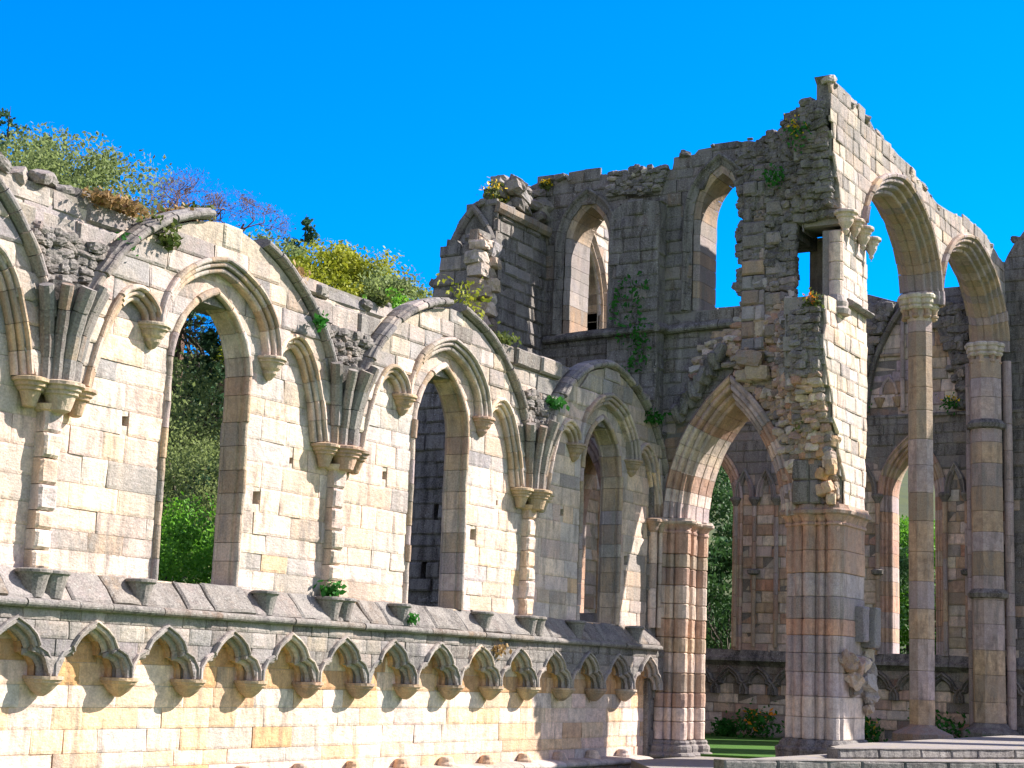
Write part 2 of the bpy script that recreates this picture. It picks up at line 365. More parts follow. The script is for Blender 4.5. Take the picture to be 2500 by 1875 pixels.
def sweep(mb, fr, path, prof, seg=.35, gap=.01, pal='cream', grime=.1, side=1, closed_prof=False, wear=.006, caps=True):
    """runs a moulding profile (n: away from the opening, d: out of the wall) along a path, cut into stones"""
    P = np.array(path, float); L = np.concatenate([[0], np.cumsum(np.linalg.norm(np.diff(P, axis=0), axis=1))])
    tan = np.zeros_like(P); e = np.diff(P, axis=0); e /= np.maximum(np.linalg.norm(e, axis=1), 1e-9)[:, None]
    tan[0] = e[0]; tan[-1] = e[-1]; tan[1:-1] = e[:-1]+e[1:]; ln = np.linalg.norm(tan, axis=1)
    tan /= ln[:, None]; nrm = np.stack([-tan[:, 1], tan[:, 0]], 1)*side
    sc = np.ones(len(P)); sc[1:-1] = np.minimum(2/np.maximum(ln[1:-1], .6), 1.6); nrm *= sc[:, None]
    prof = np.array(prof, float); m = len(prof); s = 0; tot = L[-1]
    n_s = max(1, int(round(tot/seg))); cuts = np.linspace(0, tot, n_s+1); 
    if n_s > 2: cuts[1:-1] += rng.uniform(-.2, .2, n_s-1)*tot/n_s
    for a, b in zip(cuts[:-1], cuts[1:]):
        a2, b2 = a+gap/2, b-gap/2
        ss = np.array([a2]+[x for x in L if a2+.01 < x < b2-.01]+[b2])
        if len(ss) < 4: ss = np.union1d(ss, np.linspace(a2, b2, 4))
        pu = np.interp(ss, L, P[:, 0]); pv = np.interp(ss, L, P[:, 1]); nu = np.interp(ss, L, nrm[:, 0]); nv = np.interp(ss, L, nrm[:, 1])
        off = rng.normal(0, wear*.7)
        uu = pu[:, None]+nu[:, None]*prof[None, :, 0]; vv = pv[:, None]+nv[:, None]*prof[None, :, 0]; dd = np.repeat(prof[None, :, 1], len(ss), 0)
        w_ = wear*wob(fr.P(uu, vv, dd), 3.2); p = fr.P(uu, vv, dd+w_+off); k = len(ss)
        p = p.reshape(-1, 3)
        f = [(i*m+j, i*m+j+1, (i+1)*m+j+1, (i+1)*m+j) for i in range(k-1) for j in range(m-1)]
        if closed_prof: f += [(i*m+m-1, i*m, (i+1)*m, (i+1)*m+m-1) for i in range(k-1)]
        if caps: f += [tuple(range(m)), tuple(reversed(range((k-1)*m, k*m)))]
        if side < 0: f = [tuple(reversed(q)) for q in f]
        g = grime(pu.mean(), pv.mean()) if callable(grime) else grime
        pl = pal(pu.mean(), pv.mean()) if callable(pal) else pal
        mb.add(p, fr.q(f), pick2(pl, .7), np.clip(g+rng.normal(0, .05), 0, 1))
def loft(mb, plan, levels, col, grime=0.1, wear=.004, cap=True, closed=True):
    """plan: outline in x,y;  levels: (z, outward offset)"""
    P = np.array(plan, float); k = len(P); t = np.roll(P, -1, 0)-np.roll(P, 1, 0)
    if not closed: t[0] = P[1]-P[0]; t[-1] = P[-1]-P[-2]
    t /= np.maximum(np.linalg.norm(t, axis=1), 1e-9)[:, None]; nr = np.stack([t[:, 1], -t[:, 0]], 1)
    v = []
    for z, o in levels:
        q = P+nr*o; x = np.column_stack([q, np.full(k, z)]); x[:, :2] += nr*(wear*wob(x, 3))[:, None]; v.append(x)
    v = np.concatenate(v); m = len(levels); kk = k if closed else k-1
    f = [(j*k+i, j*k+(i+1) % k, (j+1)*k+(i+1) % k, (j+1)*k+i) for j in range(m-1) for i in range(kk)]
    if cap: f += [tuple(reversed(range(k))), tuple(range((m-1)*k, m*k))]
    mb.add(v, f, col, grime)
def drums(mb, plan, z0, z1, hh, pal, grime, wear=.008, edge=.01):
    z = z0
    while z < z1-.05:
        h = random.uniform(*hh); z2 = min(z+h, z1)
        if z1-z2 < hh[0]*.5: z2 = z1
        g = grime(z) if callable(grime) else grime; p = pal(z) if callable(pal) else pal
        o = rng.normal(0, wear*.5)
        loft(mb, plan, [(z+.004, o-edge), (z+.02, o), ((z+z2)/2, o), (z2-.02, o), (z2-.004, o-edge)], pick2(p), np.clip(g+rng.normal(0, .08), 0, 1), wear)
        z = z2
def circle(cx, cy, r, n=14, a0=0): return [(cx+r*math.cos(a0+2*math.pi*i/n), cy+r*math.sin(a0+2*math.pi*i/n)) for i in range(n)]
def lobes(L, n=7):
    r = []
    for cx, cy, rad, a0, a1 in L:
        r += [(cx+rad*math.cos(R_(a0+(a1-a0)*i/n)), cy+rad*math.sin(R_(a0+(a1-a0)*i/n))) for i in range(n+1)]
    return r
def tube(mb, pts, rad, col, grime=0., n=6):
    P = np.array(pts, float); rad = np.broadcast_to(rad, (len(P),)); v = []
    t = np.gradient(P, axis=0); t /= np.maximum(np.linalg.norm(t, axis=1), 1e-9)[:, None]
    ref = np.array((0, 0, 1.)) if abs(t[0, 2]) < .9 else np.array((1., 0, 0))
    for i in range(len(P)):
        a = np.cross(t[i], ref); a /= max(np.linalg.norm(a), 1e-9); b = np.cross(t[i], a)
        for j in range(n): th = 2*math.pi*j/n; v.append(P[i]+rad[i]*(a*math.cos(th)+b*math.sin(th)))
    f = [(i*n+j, (i+1)*n+j, (i+1)*n+(j+1) % n, i*n+(j+1) % n) for i in range(len(P)-1) for j in range(n)]
    f += [tuple(range(n)), tuple(reversed(range((len(P)-1)*n, len(P)*n)))]
    mb.add(v, f, col, grime)

# ================================================================== the aisle wall (faces south, y = 0)
BAY, C0, NB = 5.82, 16.84, (-1, 0, 1, 2)
XA, XB = 8.2, 31.0
S0 = S(0.0)
aw = thing('aisle_wall', 'long pale stone aisle wall with three pointed windows above a row of small trefoil arches', 'wall', (20, 0, 0))
RES = [C0-2.9+BAY*k for k in range(-1, 4)]       # responds at 8.12, 13.94, 19.76, 25.58, (31.4)
WZ0, WZS, WH, WW = 3.0, 5.93, 1.1, .77
def win_path(c, w=WW, zs=WZS, h=WH, z0=WZ0): return [(c-w, z0), (c-w, (z0+zs)/2)]+arch(c, zs, w, h, 12, 1.27)+[(c+w, (z0+zs)/2), (c+w, z0)]
def rib_path(c, w=2.78, z0=5.27, h=2.88): return arch(c, z0, w, h, 22, 1.1)
SIDE = [(1.40, 6.34), (1.44, 6.46), (1.55, 6.55), (1.68, 6.585), (1.82, 6.50), (1.95, 6.32), (2.08, 6.02), (2.20, 5.66), (2.29, 5.27)]
def side_path(c, s): 
    p = smooth([(x*s+c, z) for x, z in SIDE], 4); return p if s > 0 else p[::-1]
def rear_path(c): return arch(c, 6.36, 1.06, .98, 14, 1.25)
def gm_upper(u, v):
    g = .06+.22*max(0, v-5.6)/2
    return g+.12*max(0, math.sin(u*1.7+.6))*(v < 4.8)
def pal_upper(u, v):
    r = random.random()
    if v > 5.6: return 'pale' if r < .6 else ('grey' if r < .8 else 'cream')
    return 'cream' if r < .66 else ('pale' if r < .84 else 'honey')
mb = MB(); holes = []
for k in NB: holes.append([(x, max(z, WZ0)) for x, z in win_path(C0+BAY*k, WW+.07, WZS, WH+.09, WZ0+.01)])
up = [(XA, WZ0), (XB, WZ0), (XB, 7.5), (XA, 7.5)]
# putlog holes left by scaffolding
put = [(C0+BAY*k+dx, z, a) for k in NB for dx, z, a in ((-1.55, 5.02, .07), (1.28, 5.06, .06), (1.16, 4.32, .10), (-1.5, 4.9, .02), (1.9, 4.95, .05))]
ph = [[(x-a, z-a), (x+a, z-a*.9), (x+a*.9, z+a), (x-a*.8, z+a*.8)] for x, z, a in put if a > .03]
masonry(mb, S0, up, holes+ph, (.24, .36), (.4, 1.0), .004, .006, pal_upper, gm_upper, rough=.010, tilt=0, rnd=.005)
mbu = mb.build('wall_face', STONE, aw)
mb = MB(); core(mb, S0, [(XA, 0), (XB, 0), (XB, 7.6), (XA, 7.6)], holes+ph, -.02, -.46, (.56, .47, .38))
for q in ph: x, z = q[0]; core(mb, S0, [(x-.05, z-.05), (x+.3, z-.05), (x+.3, z+.3), (x-.05, z+.3)], (), -.26, -.44, (.3, .2, .13))
mb.build('wall_core', MORTAR, aw)
# dado below the little arcade
mb = MB()
masonry(mb, S0, [(XA, .40), (XB, .40), (XB, WZ0), (XA, WZ0)], (), (.2, .3), (.45, 1.0), .004, .006, lambda u, v: ('orange' if random.random() < .8 else 'honey') if 1.72 < v < 2.45 else random.choice(['honey']*14+['pale']*3+['orange']), lambda u, v: .02+.25*max(0, .75-v)*random.random(), rough=.010, rnd=.005)
mb.build('dado', STONE, aw)
# plinth bench
mb = MB()
masonry(mb, S(-.34), [(XA, -.2), (XB-.6, -.2), (XB-.6, .33), (XA, .33)], (), (.24, .3), (.5, 1.1), .01, .012, 'tan', .35)
sweep(mb, S0, [(XA, .33), (XB-.7, .33)], [(0, -.02), (0, .34)]+[(.02+.05*math.sin(R_(a)), .36+.05*math.cos(R_(a))) for a in range(-90, 91, 30)][::1]+[(.09, .3), (.11, -.02)], .9, .012, 'pale', .2)
mb.build('plinth', STONE, aw)
# trefoil arcade
TS, TX0 = 1.281, 13.51
TREF = [(-.535, 1.74), (-.53, 1.86), (-.46, 1.955), (-.36, 2.0), (-.285, 2.01), (-.285, 2.08), (-.23, 2.17), (-.13, 2.25), (0, 2.315)]
TREF = TREF+[(-x, z) for x, z in reversed(TREF[:-1])]
def tref(c, s=1.0): return [(c+x*s, z) for x, z in TREF]
ks = list(range(-4, 14)); xs = [TX0+TS*k for k in ks]
out = [(XA, 2.56), (XA, 1.74)]
for c in xs:
    p = [(x, max(1.741, 1.74+(z-1.74)*1.06)) for x, z in tref(c, 1.07)]
    out += [(p[0][0], 1.74)]+p+[(p[-1][0], 1.74)]
out += [(XB-.05, 1.74), (XB-.05, 2.56)]
mb = MB(); core(mb, S0, out, (), .25, -.02, (.3, .28, .25), .3)
masonry(mb, S(-.28), out, (), (.18, .24), (.3, .62), .006, .008, lambda u, v: 'grey' if random.random() < .7 else 'pale', lambda u, v: .33 if u < 24 else .46, rough=.012, step=.1, rnd=.006)
mb.build('arcade_spandrel', STONE, aw)
prof_t = [(0, -.02), (0, .08), (.025, .10), (-.012, .13), (-.035, .165), (-.012, .20), (.035, .21), (.035, .24), (.02, .26), (.035, .29), (.06, .30), (.075, .285), (.075, .30), (.085, .325), (.105, .325), (.115, .30), (.115, .24)]
for c in xs:
    mb = MB(); sweep(mb, S0, tref(c), prof_t, .42, .006, lambda u, v: 'pale' if random.random() < .5 else 'grey', .24, wear=.016)
    o = mb.build('trefoil_arch', CARVED, aw)
    mb = MB(); sweep(mb, S0, [(x, z) for x, z in tref(c, .9)], [(0, -.02), (0, .04), (.03, .08), (.07, .07), (.09, .02)], .5, .006, 'orange', .0); mb.build('inner_order', CARVED, o)
for i, c in enumerate(xs[:-1]):
    x = c+TS/2; mb = MB()
    loft(mb, circle(x, -.10, .25, 16), [(1.74, 0), (1.70, .0), (1.69, -.02), (1.66, -.03), (1.65, -.05), (1.58, -.11), (1.53, -.17), (1.50, -.22)], pick('tan'), .12, .012)
    mb.build('arcade_corbel', CARVED, aw)
    mb = MB(); loft(mb, circle(x, -.10, .13, 14), [(.42, .03), (.46, .03), (.50, .0), (.54, -.01), (.57, -.03), (.58, -.06)], pick('honey'), .15, .02)
    mb.build('shaft_base', CARVED, aw)
# string course and weathered sill
mb = MB(); rl = [(.04+.055*math.sin(R_(a)), .33+.06*math.cos(R_(a))) for a in range(-100, 101, 25)]
sweep(mb, S0, [(XA, 2.55), (XB-.35, 2.55)], [(0, .2), (0, .28)]+rl+[(.12, .2), (.12, .1)], .85, .014, lambda u, v: 'grey' if random.random() < .7 else 'tan', .45, wear=.014)
mb.build('string_course', CARVED, aw)
mb = MB(); fs = S(-.33); fs.O = np.array((0, -.33, 2.66)); Vs = np.array((0, .33, .37)); ls = np.linalg.norm(Vs); fs.V = Vs/ls; fs.N = np.array((0, -.37, .33))/ls
masonry(mb, fs, [(XA, 0), (XB-.3, 0), (XB-.3, ls), (XA, ls)], (), (.45, .47), (.45, 1.2), .018, .012, lambda u, v: random.choice(['grey', 'grey', 'tan']), .42, back=-.2, gvar=.05, rough=.03)
mb.build('weathered_sill', STONE, aw)
for k in NB:
    for dx in (-1.25, 1.25, 2.75, 3.05):
        x = C0+BAY*k+dx
        if not XA+.2 < x < XB-.4: continue
        mb = MB(); r = .15 if abs(dx) < 2 else .17; y = -.2
        loft(mb, circle(x, y, r, 16), [(2.66, -.03), (2.74, -.02), (2.86, 0), (2.93, .02), (2.955, .05), (2.985, .05), (3.0, .02)], pick('grey'), .4, .012); mb.build('shaft_base', CARVED, aw)

# windows, rear arches, side arches, wall ribs and tympana of each bay
prof_win = [(.11, -.03), (.105, .015)]+roll(.05, .0, .05, 40, 180, 5)+[(.012, -.035), (.035, -.05), (.035, -.085), (.0, -.1), (0, -.12), (0, -.325)]+roll(.02, -.36, .035, 100, 260, 4)+[(.03, -.41), (.08, -.47)]
prof_rear = [(.02, -.03), (0, .0), (0, .06)]+roll(.035, .10, .04, 190, 60, 4)+[(.085, .105)]+roll(.115, .155, .036, 200, 60, 4)+[(.155, .165)]+roll(.185, .205, .034, 200, 20, 4)+[(.225, .19), (.235, .1)]
prof_side = [(.02, -.03), (0, .03)]+roll(.03, .075, .036, 200, 60, 4)+[(.07, .085)]+roll(.10, .135, .034, 200, 60, 4)+[(.14, .15)]+roll(.17, .19, .034, 200, 20, 4)+[(.21, .17), (.22, .1)]
prof_rib = [(-.07, .1), (-.07, .17), (-.06, .195)]+roll(.0, .22, .052, 190, -10, 6)+[(.06, .195), (.085, .17), (.10, .05), (.09, -.1)]
for k in NB:
    c = C0+BAY*k
    mb = MB(); sweep(mb, S0, win_path(c), prof_win, .33, .008, lambda u, v: random.choice(['cream', 'tan', 'tan', 'purp']), lambda u, v: .12 if v > 5.5 else .2, wear=.012)
    mb.build('window_surround', CARVED, aw)
    mb = MB(); sweep(mb, S0, rear_path(c), prof_rear, .3, .007, lambda u, v: random.choice(['cream', 'pale', 'tan']), lambda u, v: .12+.12*(v > 7.1), wear=.008)
    mb.build('rear_arch', CARVED, aw)
    for s in (-1, 1):
        mb = MB(); sweep(mb, S0, side_path(c, s), prof_side, .34, .007, lambda u, v: random.choice(['cream', 'tan', 'honey', 'pale']), .14, wear=.008)
        mb.build('side_arch', CARVED, aw)
        mb = MB(); loft(mb, circle(c+s*1.22, -.03, .245, 18), [(6.37, -.01), (6.35, 0), (6.325, 0), (6.315, -.03), (6.28, -.035), (6.27, -.06), (6.2, -.09), (6.16, -.13), (6.12, -.135), (6.05, -.19), (6.03, -.22)], pick('tan'), .12, .01)
        mb.build('arch_corbel', CARVED, aw)
    mb = MB(); rp = rib_path(c); rp = [p for p in rp]
    broke = {-1: None, 0: (C0-.32, C0+.62), 1: (C0+BAY-.1, C0+BAY+.12), 2: None}[k]
    segs = [rp] if broke is None else [[p for p in rp if p[0] < broke[0]], [p for p in rp if p[0] > broke[1]]]
    for q in segs: sweep(mb, S0, q, prof_rib, .27, .012, lambda u, v: random.choice(['grey', 'dark', 'grey', 'pale']), .36, wear=.02)
    mb.build('wall_rib', CARVED, aw)
    # tympanum: the wall field between the ribs and the arches stands 0.17 proud
    rin = [(x, z-.02) for x, z in rib_path(c, 2.70, 5.27, 2.80)]
    sl, sr = side_path(c, -1), side_path(c, 1)
    def grow(p, cx, s=.11): 
        P = np.array(p); t = np.gradient(P, axis=0); t /= np.linalg.norm(t, axis=1)[:, None]; n_ = np.stack([-t[:, 1], t[:, 0]], 1); return [tuple(q) for q in P+n_*s]
    gl, gc, gr = grow(sl, c), grow(rear_path(c), c, .14), grow(sr, c)
    low = [p for p in gl if p[0] < c-1.34]+[(c-1.3, 6.42), (c-1.25, 6.42)]+[p for p in gc if abs(p[0]-c) < 1.22]+[(c+1.25, 6.42), (c+1.3, 6.42)]+[p for p in gr if p[0] > c+1.34]
    ty = low+[(c+2.62, 5.27)]+[p for p in reversed(rin) if p[1] > 5.4]+[(c-2.62, 5.27)]
    mb = MB(); core(mb, S0, ty, (), .14, -.02, (.46, .40, .32), .1)
    masonry(mb, S(-.17), ty, (), (.26, .36), (.4, .8), .008, .012, lambda u, v: random.choice(['pale', 'grey', 'pale', 'cream', 'white']), lambda u, v: .16+.1*max(0, v-6.6), rough=.014, rnd=.01, back=-.1)
    mb.build('tympanum', STONE, aw)
# vault springers and their corbels
for i, x in enumerate(RES):
    if x > 30: continue
    mb = MB()
    for (ox, oy, r) in ((-.38, -.10, .21), (0, -.2, .27), (.38, -.10, .21)):
        loft(mb, circle(x+ox, oy, r, 18), [(5.28, -.01), (5.265, .03), (5.225, .03), (5.21, -.01), (5.17, -.015), (5.155, -.045), (5.12, -.05), (5.105, -.08), (5.04, -.10), (4.97, -.12), (4.93, -.13), (4.91, -.17)], pick('tan'), .12, .012)
    loft(mb, circle(x, -.05, .24, 14), [(5.0, .0), (4.93, -.03), (4.9, -.09), (4.82, -.16)], pick('honey'), .05, .012)
    mb.build('vault_corbel', CARVED, aw)
    sp = None; mb = MB(); zt = 6.52 if i else 6.5
    loft(mb, [(x-.32, .02), (x-.25, -.17), (x, -.25), (x+.25, -.17), (x+.32, .02)][::1], [(5.27, 0), (5.7, .02), (6.1, .09), (zt-.03, .19)], pick('dark'), .5, .02)
    sp = mb.build('vault_springer', CARVED, aw)
    for a, rr in ((-80, .085), (-54, .095), (-27, .08), (2, .11), (30, .08), (56, .095), (82, .085)):
        pts = []; zj = random.uniform(-.12, .06); dx, dy = math.sin(R_(a)), -math.cos(R_(a))
        for t in np.linspace(0, 1, 9):
            z = 5.27+(zt+zj-5.27)*t; off = .27+.30*t*t
            pts.append((x+dx*off*1.05, dy*off*.9-.02, z))
        q = MB(); nseg = 4; pp = np.array(pts)
        for j in range(nseg):
            ii = np.linspace(j/nseg, (j+1)/nseg-.006, 4)*8; seg = np.stack([np.interp(ii, range(9), pp[:, d]) for d in range(3)], 1)
            seg[-1] += (seg[-1]-seg[-2])*.0
            tube(q, seg+rng.normal(0, .004, 3), [rr*.95, rr, rr, rr*.95], pick(random.choice(['grey', 'grey', 'dark', 'tan'])), .34, 9)
        q.build('rib', CARVED, sp)
    # pilaster strip under the corbel
    mb = MB()
    masonry(mb, S(-.17), [(x-.15, 3.0), (x+.13, 3.0), (x+.13, 4.95), (x-.15, 4.95)], (), (.22, .34), (.5, .6), .012, .01, 'cream', .1, back=-.2, step=.07, rough=.03, rnd=.02)
    mb.build('respond', STONE, aw)
for x, y, r in ((30.66, -.1, .09), (30.84, -.18, .05)):
    mb = MB(); drums(mb, circle(x, y, r, 14), 3.0, 5.0, (.4, .6), 'cream', .1, .006, .006)
    loft(mb, circle(x, y, r, 14), [(4.98, 0), (5.02, .02), (5.1, .03), (5.18, .07), (5.2, .09), (5.25, .09), (5.27, .05)], pick('tan'), .15); mb.build('wall_shaft', CARVED, aw)
# broken vault pockets: rubble low, big facing blocks high
def rib_x(z, w=2.95, h=3.02):
    p = arch(0, 5.27, w, h, 40, 1.1); p = p[:41]
    return float(np.interp(z, [q[1] for q in p], [q[0] for q in p]))
mbr, mbb, mbt = MB(), MB(), MB()
for i, x in enumerate(RES):
    zs = np.linspace(6.35, 7.15, 6); cl, crr = x-2.92, x+2.92
    if x > 30: zs = np.linspace(5.4, 7.15, 8)
    left = [(cl-rib_x(z), z) for z in zs]; right = [(min(crr+rib_x(z), XB-.02), z) for z in zs]
    poly = left[::1]+right[::-1]
    rubble(mbr, S(.02), poly, lambda u, v: random.choice(['rub', 'dark', 'grey', 'rub']), lambda u, v: .5, (.15, .085), (-.06, .05))
    zt = {0: 7.9, 1: 7.72, 2: 7.75, 3: 7.85, 4: 7.9}[i]
    zs = np.linspace(7.12, zt, 5); L = [(cl-rib_x(min(z, 8.2)), z) for z in zs]; Rr = [(min(crr+rib_x(min(z, 8.2)), XB-.02), z) for z in zs]
    blk = L+Rr[::-1]
    core(mbb, S0, blk, (), -.03, -.7, (.3, .27, .23), .3)
    masonry(mbb, S(-.03), blk, (), (.3, .4), (.6, 1.15), .03, .02, lambda u, v: random.choice(['grey', 'pale', 'grey']), .34, rough=.03, rnd=.03, step=.14)
    masonry(mbt, Fr((0, .72, 0), (1, 0, 0), (0, -1, 0)), [(p[0], p[1]) for p in blk], (), (.3, .4), (.6, 1.1), .02, .02, 'grey', .4, back=.5, rnd=.02)
for k in NB:      # wall behind the crowns of the ribs
    c = C0+BAY*k; core(mbb, S0, [(c-2.2, 6.9), (c+2.2, 6.9), (c+1.6, 7.55), (c+.5, 8.0), (c, 8.1), (c-.5, 8.0), (c-1.6, 7.55)], (), -.06, -.6, (.32, .29, .25), .4)
top_stones(mbb, S(-.0), [(8.2, 7.85), (14.2, 7.86), (14.4, 7.66), (17.4, 7.66), (18.2, 7.62), (19.6, 7.72), (20.6, 7.74), (21.9, 7.8), (25, 7.78), (27.4, 7.85), (28, 8.0), (30.9, 7.9)], 3.2, (-.5, -.02), .13, 'grey', .45)
mbr.build('rubble_core', RUBBLE, aw); mbb.build('wall_top', STONE, aw)

# ================================================================== the chapel's west wall (faces west, x = 31)
ww = thing('chapel_west_wall', 'tall dark ruined wall with two high lancet windows, broken rubble end and a pointed aisle arch', 'wall', (31, 0, 0))
W1 = W(31.0)
AC, AO_W, AO_Z, AO_H = -1.67, 1.43, 5.3, 3.05
def ao(n=0, pts=16): return arch(AC, AO_Z, AO_W+n, AO_H+n*1.35, pts)
def lancet(c, w, z0, zs, h, k=1.4): return [(c-w, z0), (c-w, (z0+zs)/2)]+arch(c, zs, w, h, 10, k)+[(c+w, (z0+zs)/2), (c+w, z0)]
HI = [(1.87, .47, 9.46, 11.55, .84), (-1.34, .50, 9.76, 11.85, .92)]
LO = (1.78, .42, 3.3, 5.3, 1.5)
a_pts = [p for p in ao() if p[0] > -1.97]
asH = [(6.4, -.2), (6.4, 8.2), (4.5, 8.6), (4.3, 12.3), (4.1, 12.6), (3.4, 13.05), (2.9, 13.2), (2.5, 13.08), (2.2, 13.15), (1.6, 13.1), (1.2, 13.0), (.7, 13.06), (.3, 12.95), (-.18, 12.98), (-.23, 13.24), (-.7, 13.24), (-.8, 13.34), (-1.25, 13.36), (-1.5, 13.42), (-1.95, 13.36)]
asH = asH+[(-1.95, 9.0), (-1.75, 8.7), (-1.67, AO_Z+AO_H)]+[p for p in a_pts if p[0] > -1.6]+[(-.02, 5.25), (-.02, -.2)]
wh = [lancet(c, w+.13, z0-.02, zs, h+.15) for c, w, z0, zs, h in HI]+[lancet(LO[0], LO[1]+.25, LO[2], LO[3], LO[4]+.25)]
mb = MB()
masonry(mb, W1, asH, wh, (.22, .32), (.3, .62), .012, .010, lambda u, v: random.choice(['dark', 'grey', 'dark', 'grey', 'tan', 'purp']) if v > 7 else random.choice(['tan', 'white', 'pale']), lambda u, v: (.53 if v > 7.5 else .15), rough=.03, rnd=.014, step=.16)
mb.build('wall_face', STONE, ww)
mb = MB(); core(mb, W1, asH, wh, -.035, -1.0, (.24, .22, .2), .4); mb.build('wall_core', MORTAR, ww)
prof_hi = [(.13, -.03), (.13, -.06), (.08, -.07), (.05, -.10), (.0, -.13), (.0, -.55), (-.0, -.98)]
prof_ho = [(.34, -.02), (.34, .07), (.30, .10), (.26, .07), (.24, .03), (.18, .0), (.13, -.02), (.13, -.08)]
for c, w_, z0, zs, h in HI:
    mb = MB(); sweep(mb, W1, lancet(c, w_, z0, zs, h), prof_ho, .33, .010, lambda u, v: random.choice(['dark', 'grey', 'dark']), .5, wear=.014)
    mb.build('hood_mould', CARVED, ww)
    mb = MB(); sweep(mb, W1, lancet(c, w_, z0, zs, h), prof_hi, .33, .008, lambda u, v: random.choice(['tan', 'purp', 'tan', 'grey']), .2, wear=.012)
    mb.build('lancet_surround', CARVED, ww)
mb = MB(); c, w_, z0, zs, h = LO
sweep(mb, W1, lancet(*LO), [(.30, -.02), (.28, .06), (.22, .06), (.20, -.02)]+roll(.12, -.04, .07, 60, 240, 5)+[(.04, -.14), (.0, -.16), (0, -.95)], .4, .01, lambda u, v: random.choice(['red', 'red', 'cream']), .05, wear=.012)
mb.build('lancet_surround', CARVED, ww)
# string course below the high windows, stepping round the buttress
mb = MB(); ps = [(0, -.02), (0, .08), (.03, .13), (.08, .14), (.13, .1), (.2, .03), (.2, -.02)]
for a, b, fr in ((2.88, 1.14, W1), (-.12, -1.95, W1)):
    sweep(mb, fr, [(b, 9.32), (a, 9.26)], ps, .7, .014, 'dark', .6, wear=.014)
sweep(mb, W(30.58), [(-.13, 9.24), (1.12, 9.2)], ps, .7, .014, 'dark', .6, wear=.014)
sweep(mb, S(-.1), [(30.46, 9.24), (31, 9.3)], ps, .6, .014, 'dark', .6, wear=.014)
mb.build('string_course', CARVED, ww)
# flat buttress between the two high windows
mb = MB(); core(mb, W(30.58), [(-.08, 0), (1.08, 0), (1.08, 12.05), (.6, 12.3), (-.08, 12.15)], (), -.04, -.45, (.2, .19, .17), .5)
masonry(mb, W(30.58), [(-.1, 0), (1.1, 0), (1.1, 12.05), (.8, 12.2), (.5, 12.25), (.2, 12.2), (-.1, 12.2)], (), (.22, .32), (.26, .55), .012, .010, lambda u, v: random.choice(['dark', 'grey', 'grey', 'purp']), .56, rough=.03, rnd=.014, back=-.1)
masonry(mb, S(-.1), [(30.6, 0), (31.0, 0), (31.0, 12.3), (30.6, 12.2)], (), (.25, .36), (.2, .4), .012, .014, 'dark', .5, rough=.02, rnd=.02, back=-.1)
masonry(mb, Nn(1.1), [(-31.0, 0), (-30.6, 0), (-30.6, 12.2), (-31.0, 12.3)], (), (.25, .36), (.2, .4), .012, .014, 'dark', .5, rough=.02, rnd=.02, back=-.1)
mb.build('buttress', STONE, ww)
# broken end of the clerestory: rubble core, quoin stones
def Xr(z): return float(np.interp(z, [5.4, 6.1, 7.1, 7.5, 7.8, 8.2, 9.25, 9.6, 10, 11.3, 11.6, 11.8, 13.4, 14.2], [31.1, 30.95, 30.5, 30.32, 30.1, 30.02, 29.98, 30.7, 31.0, 31.0, 30.85, 30.72, 30.3, 30.15]))
rub = [(-1.95, 13.3), (-2.2, 13.3), (-2.66, 13.38), (-3.11, 13.55), (-3.4, 13.65), (-3.7, 13.75), (-3.95, 13.8), (-3.97, 11.45), (-3.1, 11.4), (-3.06, 9.62), (-3.97, 9.5), (-3.98, 5.5), (-3.12, 5.5)]+[p for p in ao(.12) if -3.1 < p[0] < -1.67]+[(-1.67, 8.7), (-1.5, 8.75), (-1.1, 8.2), (-.9, 8.35), (-1.1, 8.9), (-1.75, 9.3), (-1.95, 9.5)]
def drub(u, v): return max(0, (31-Xr(v)))*float(np.interp(u, [-3.5, -2.7], [1, 0]))+min(0, (31-Xr(v)))*np.interp(u, [-3.6, -2.6], [1, .15])
mb = MB()
rubble(mb, W(31.0), rub, lambda u, v: random.choice(['rub', 'dark', 'dark', 'grey']) if v > 10 else (random.choice(['rub', 'dark', 'grey']) if (v > 8.2 and u < -3.1) else random.choice(['tan', 'tan', 'red', 'rub', 'pale'])), lambda u, v: .5 if v > 10.2 else (.5 if v > 8 and u < -3.2 else .12), (.17, .105), (-.05, .03), drub)
core(mb, W(31.02), [(-1.9, 13.2), (-3.1, 13.4), (-3.1, 11.1), (-1.9, 11.1)], (), 0, -1.15, (.2, .18, .15), .4)
core(mb, W(31.02), [(-1.9, 11.1), (-2.42, 11.1), (-2.42, 9.62), (-1.9, 9.62)], (), 0, -1.15, (.2, .18, .15), .4)
core(mb, W(32.2), [(-2.92, 11.4), (-3.3, 11.4), (-3.3, 9.62), (-2.92, 9.62)], (), 0, -.5, (.42, .34, .28), .1)
core(mb, W(31.02), [(-1.9, 9.62), (-3.1, 9.62), (-3.14, 5.5)]+[p for p in ao(.12) if -3.1 < p[0] < -1.67]+[(-1.67, 8.6), (-1.9, 9.0)], (), 0, -1.15, (.2, .18, .15), .4)
top_stones(mb, W1, [(4.1, 12.7), (2.9, 13.2), (1.9, 13.1), (1.2, 13.05), (-.2, 13.02)], 16, (-.6, .02), .085, 'grey', .42)
top_stones(mb, W1, [(-.25, 13.22), (-1.2, 13.36), (-1.9, 13.38), (-3.0, 13.5), (-3.6, 13.7)], 16, (-.6, .02), .075, 'dark', .5)
rubble(mb, W(30.98), [(1.25, 12.55), (.1, 12.45), (-.1, 13.0), (.6, 13.08), (1.2, 12.98)], lambda u, v: random.choice(['grey', 'dark', 'pale']), .4, (.14, .08), (-.05, .05))
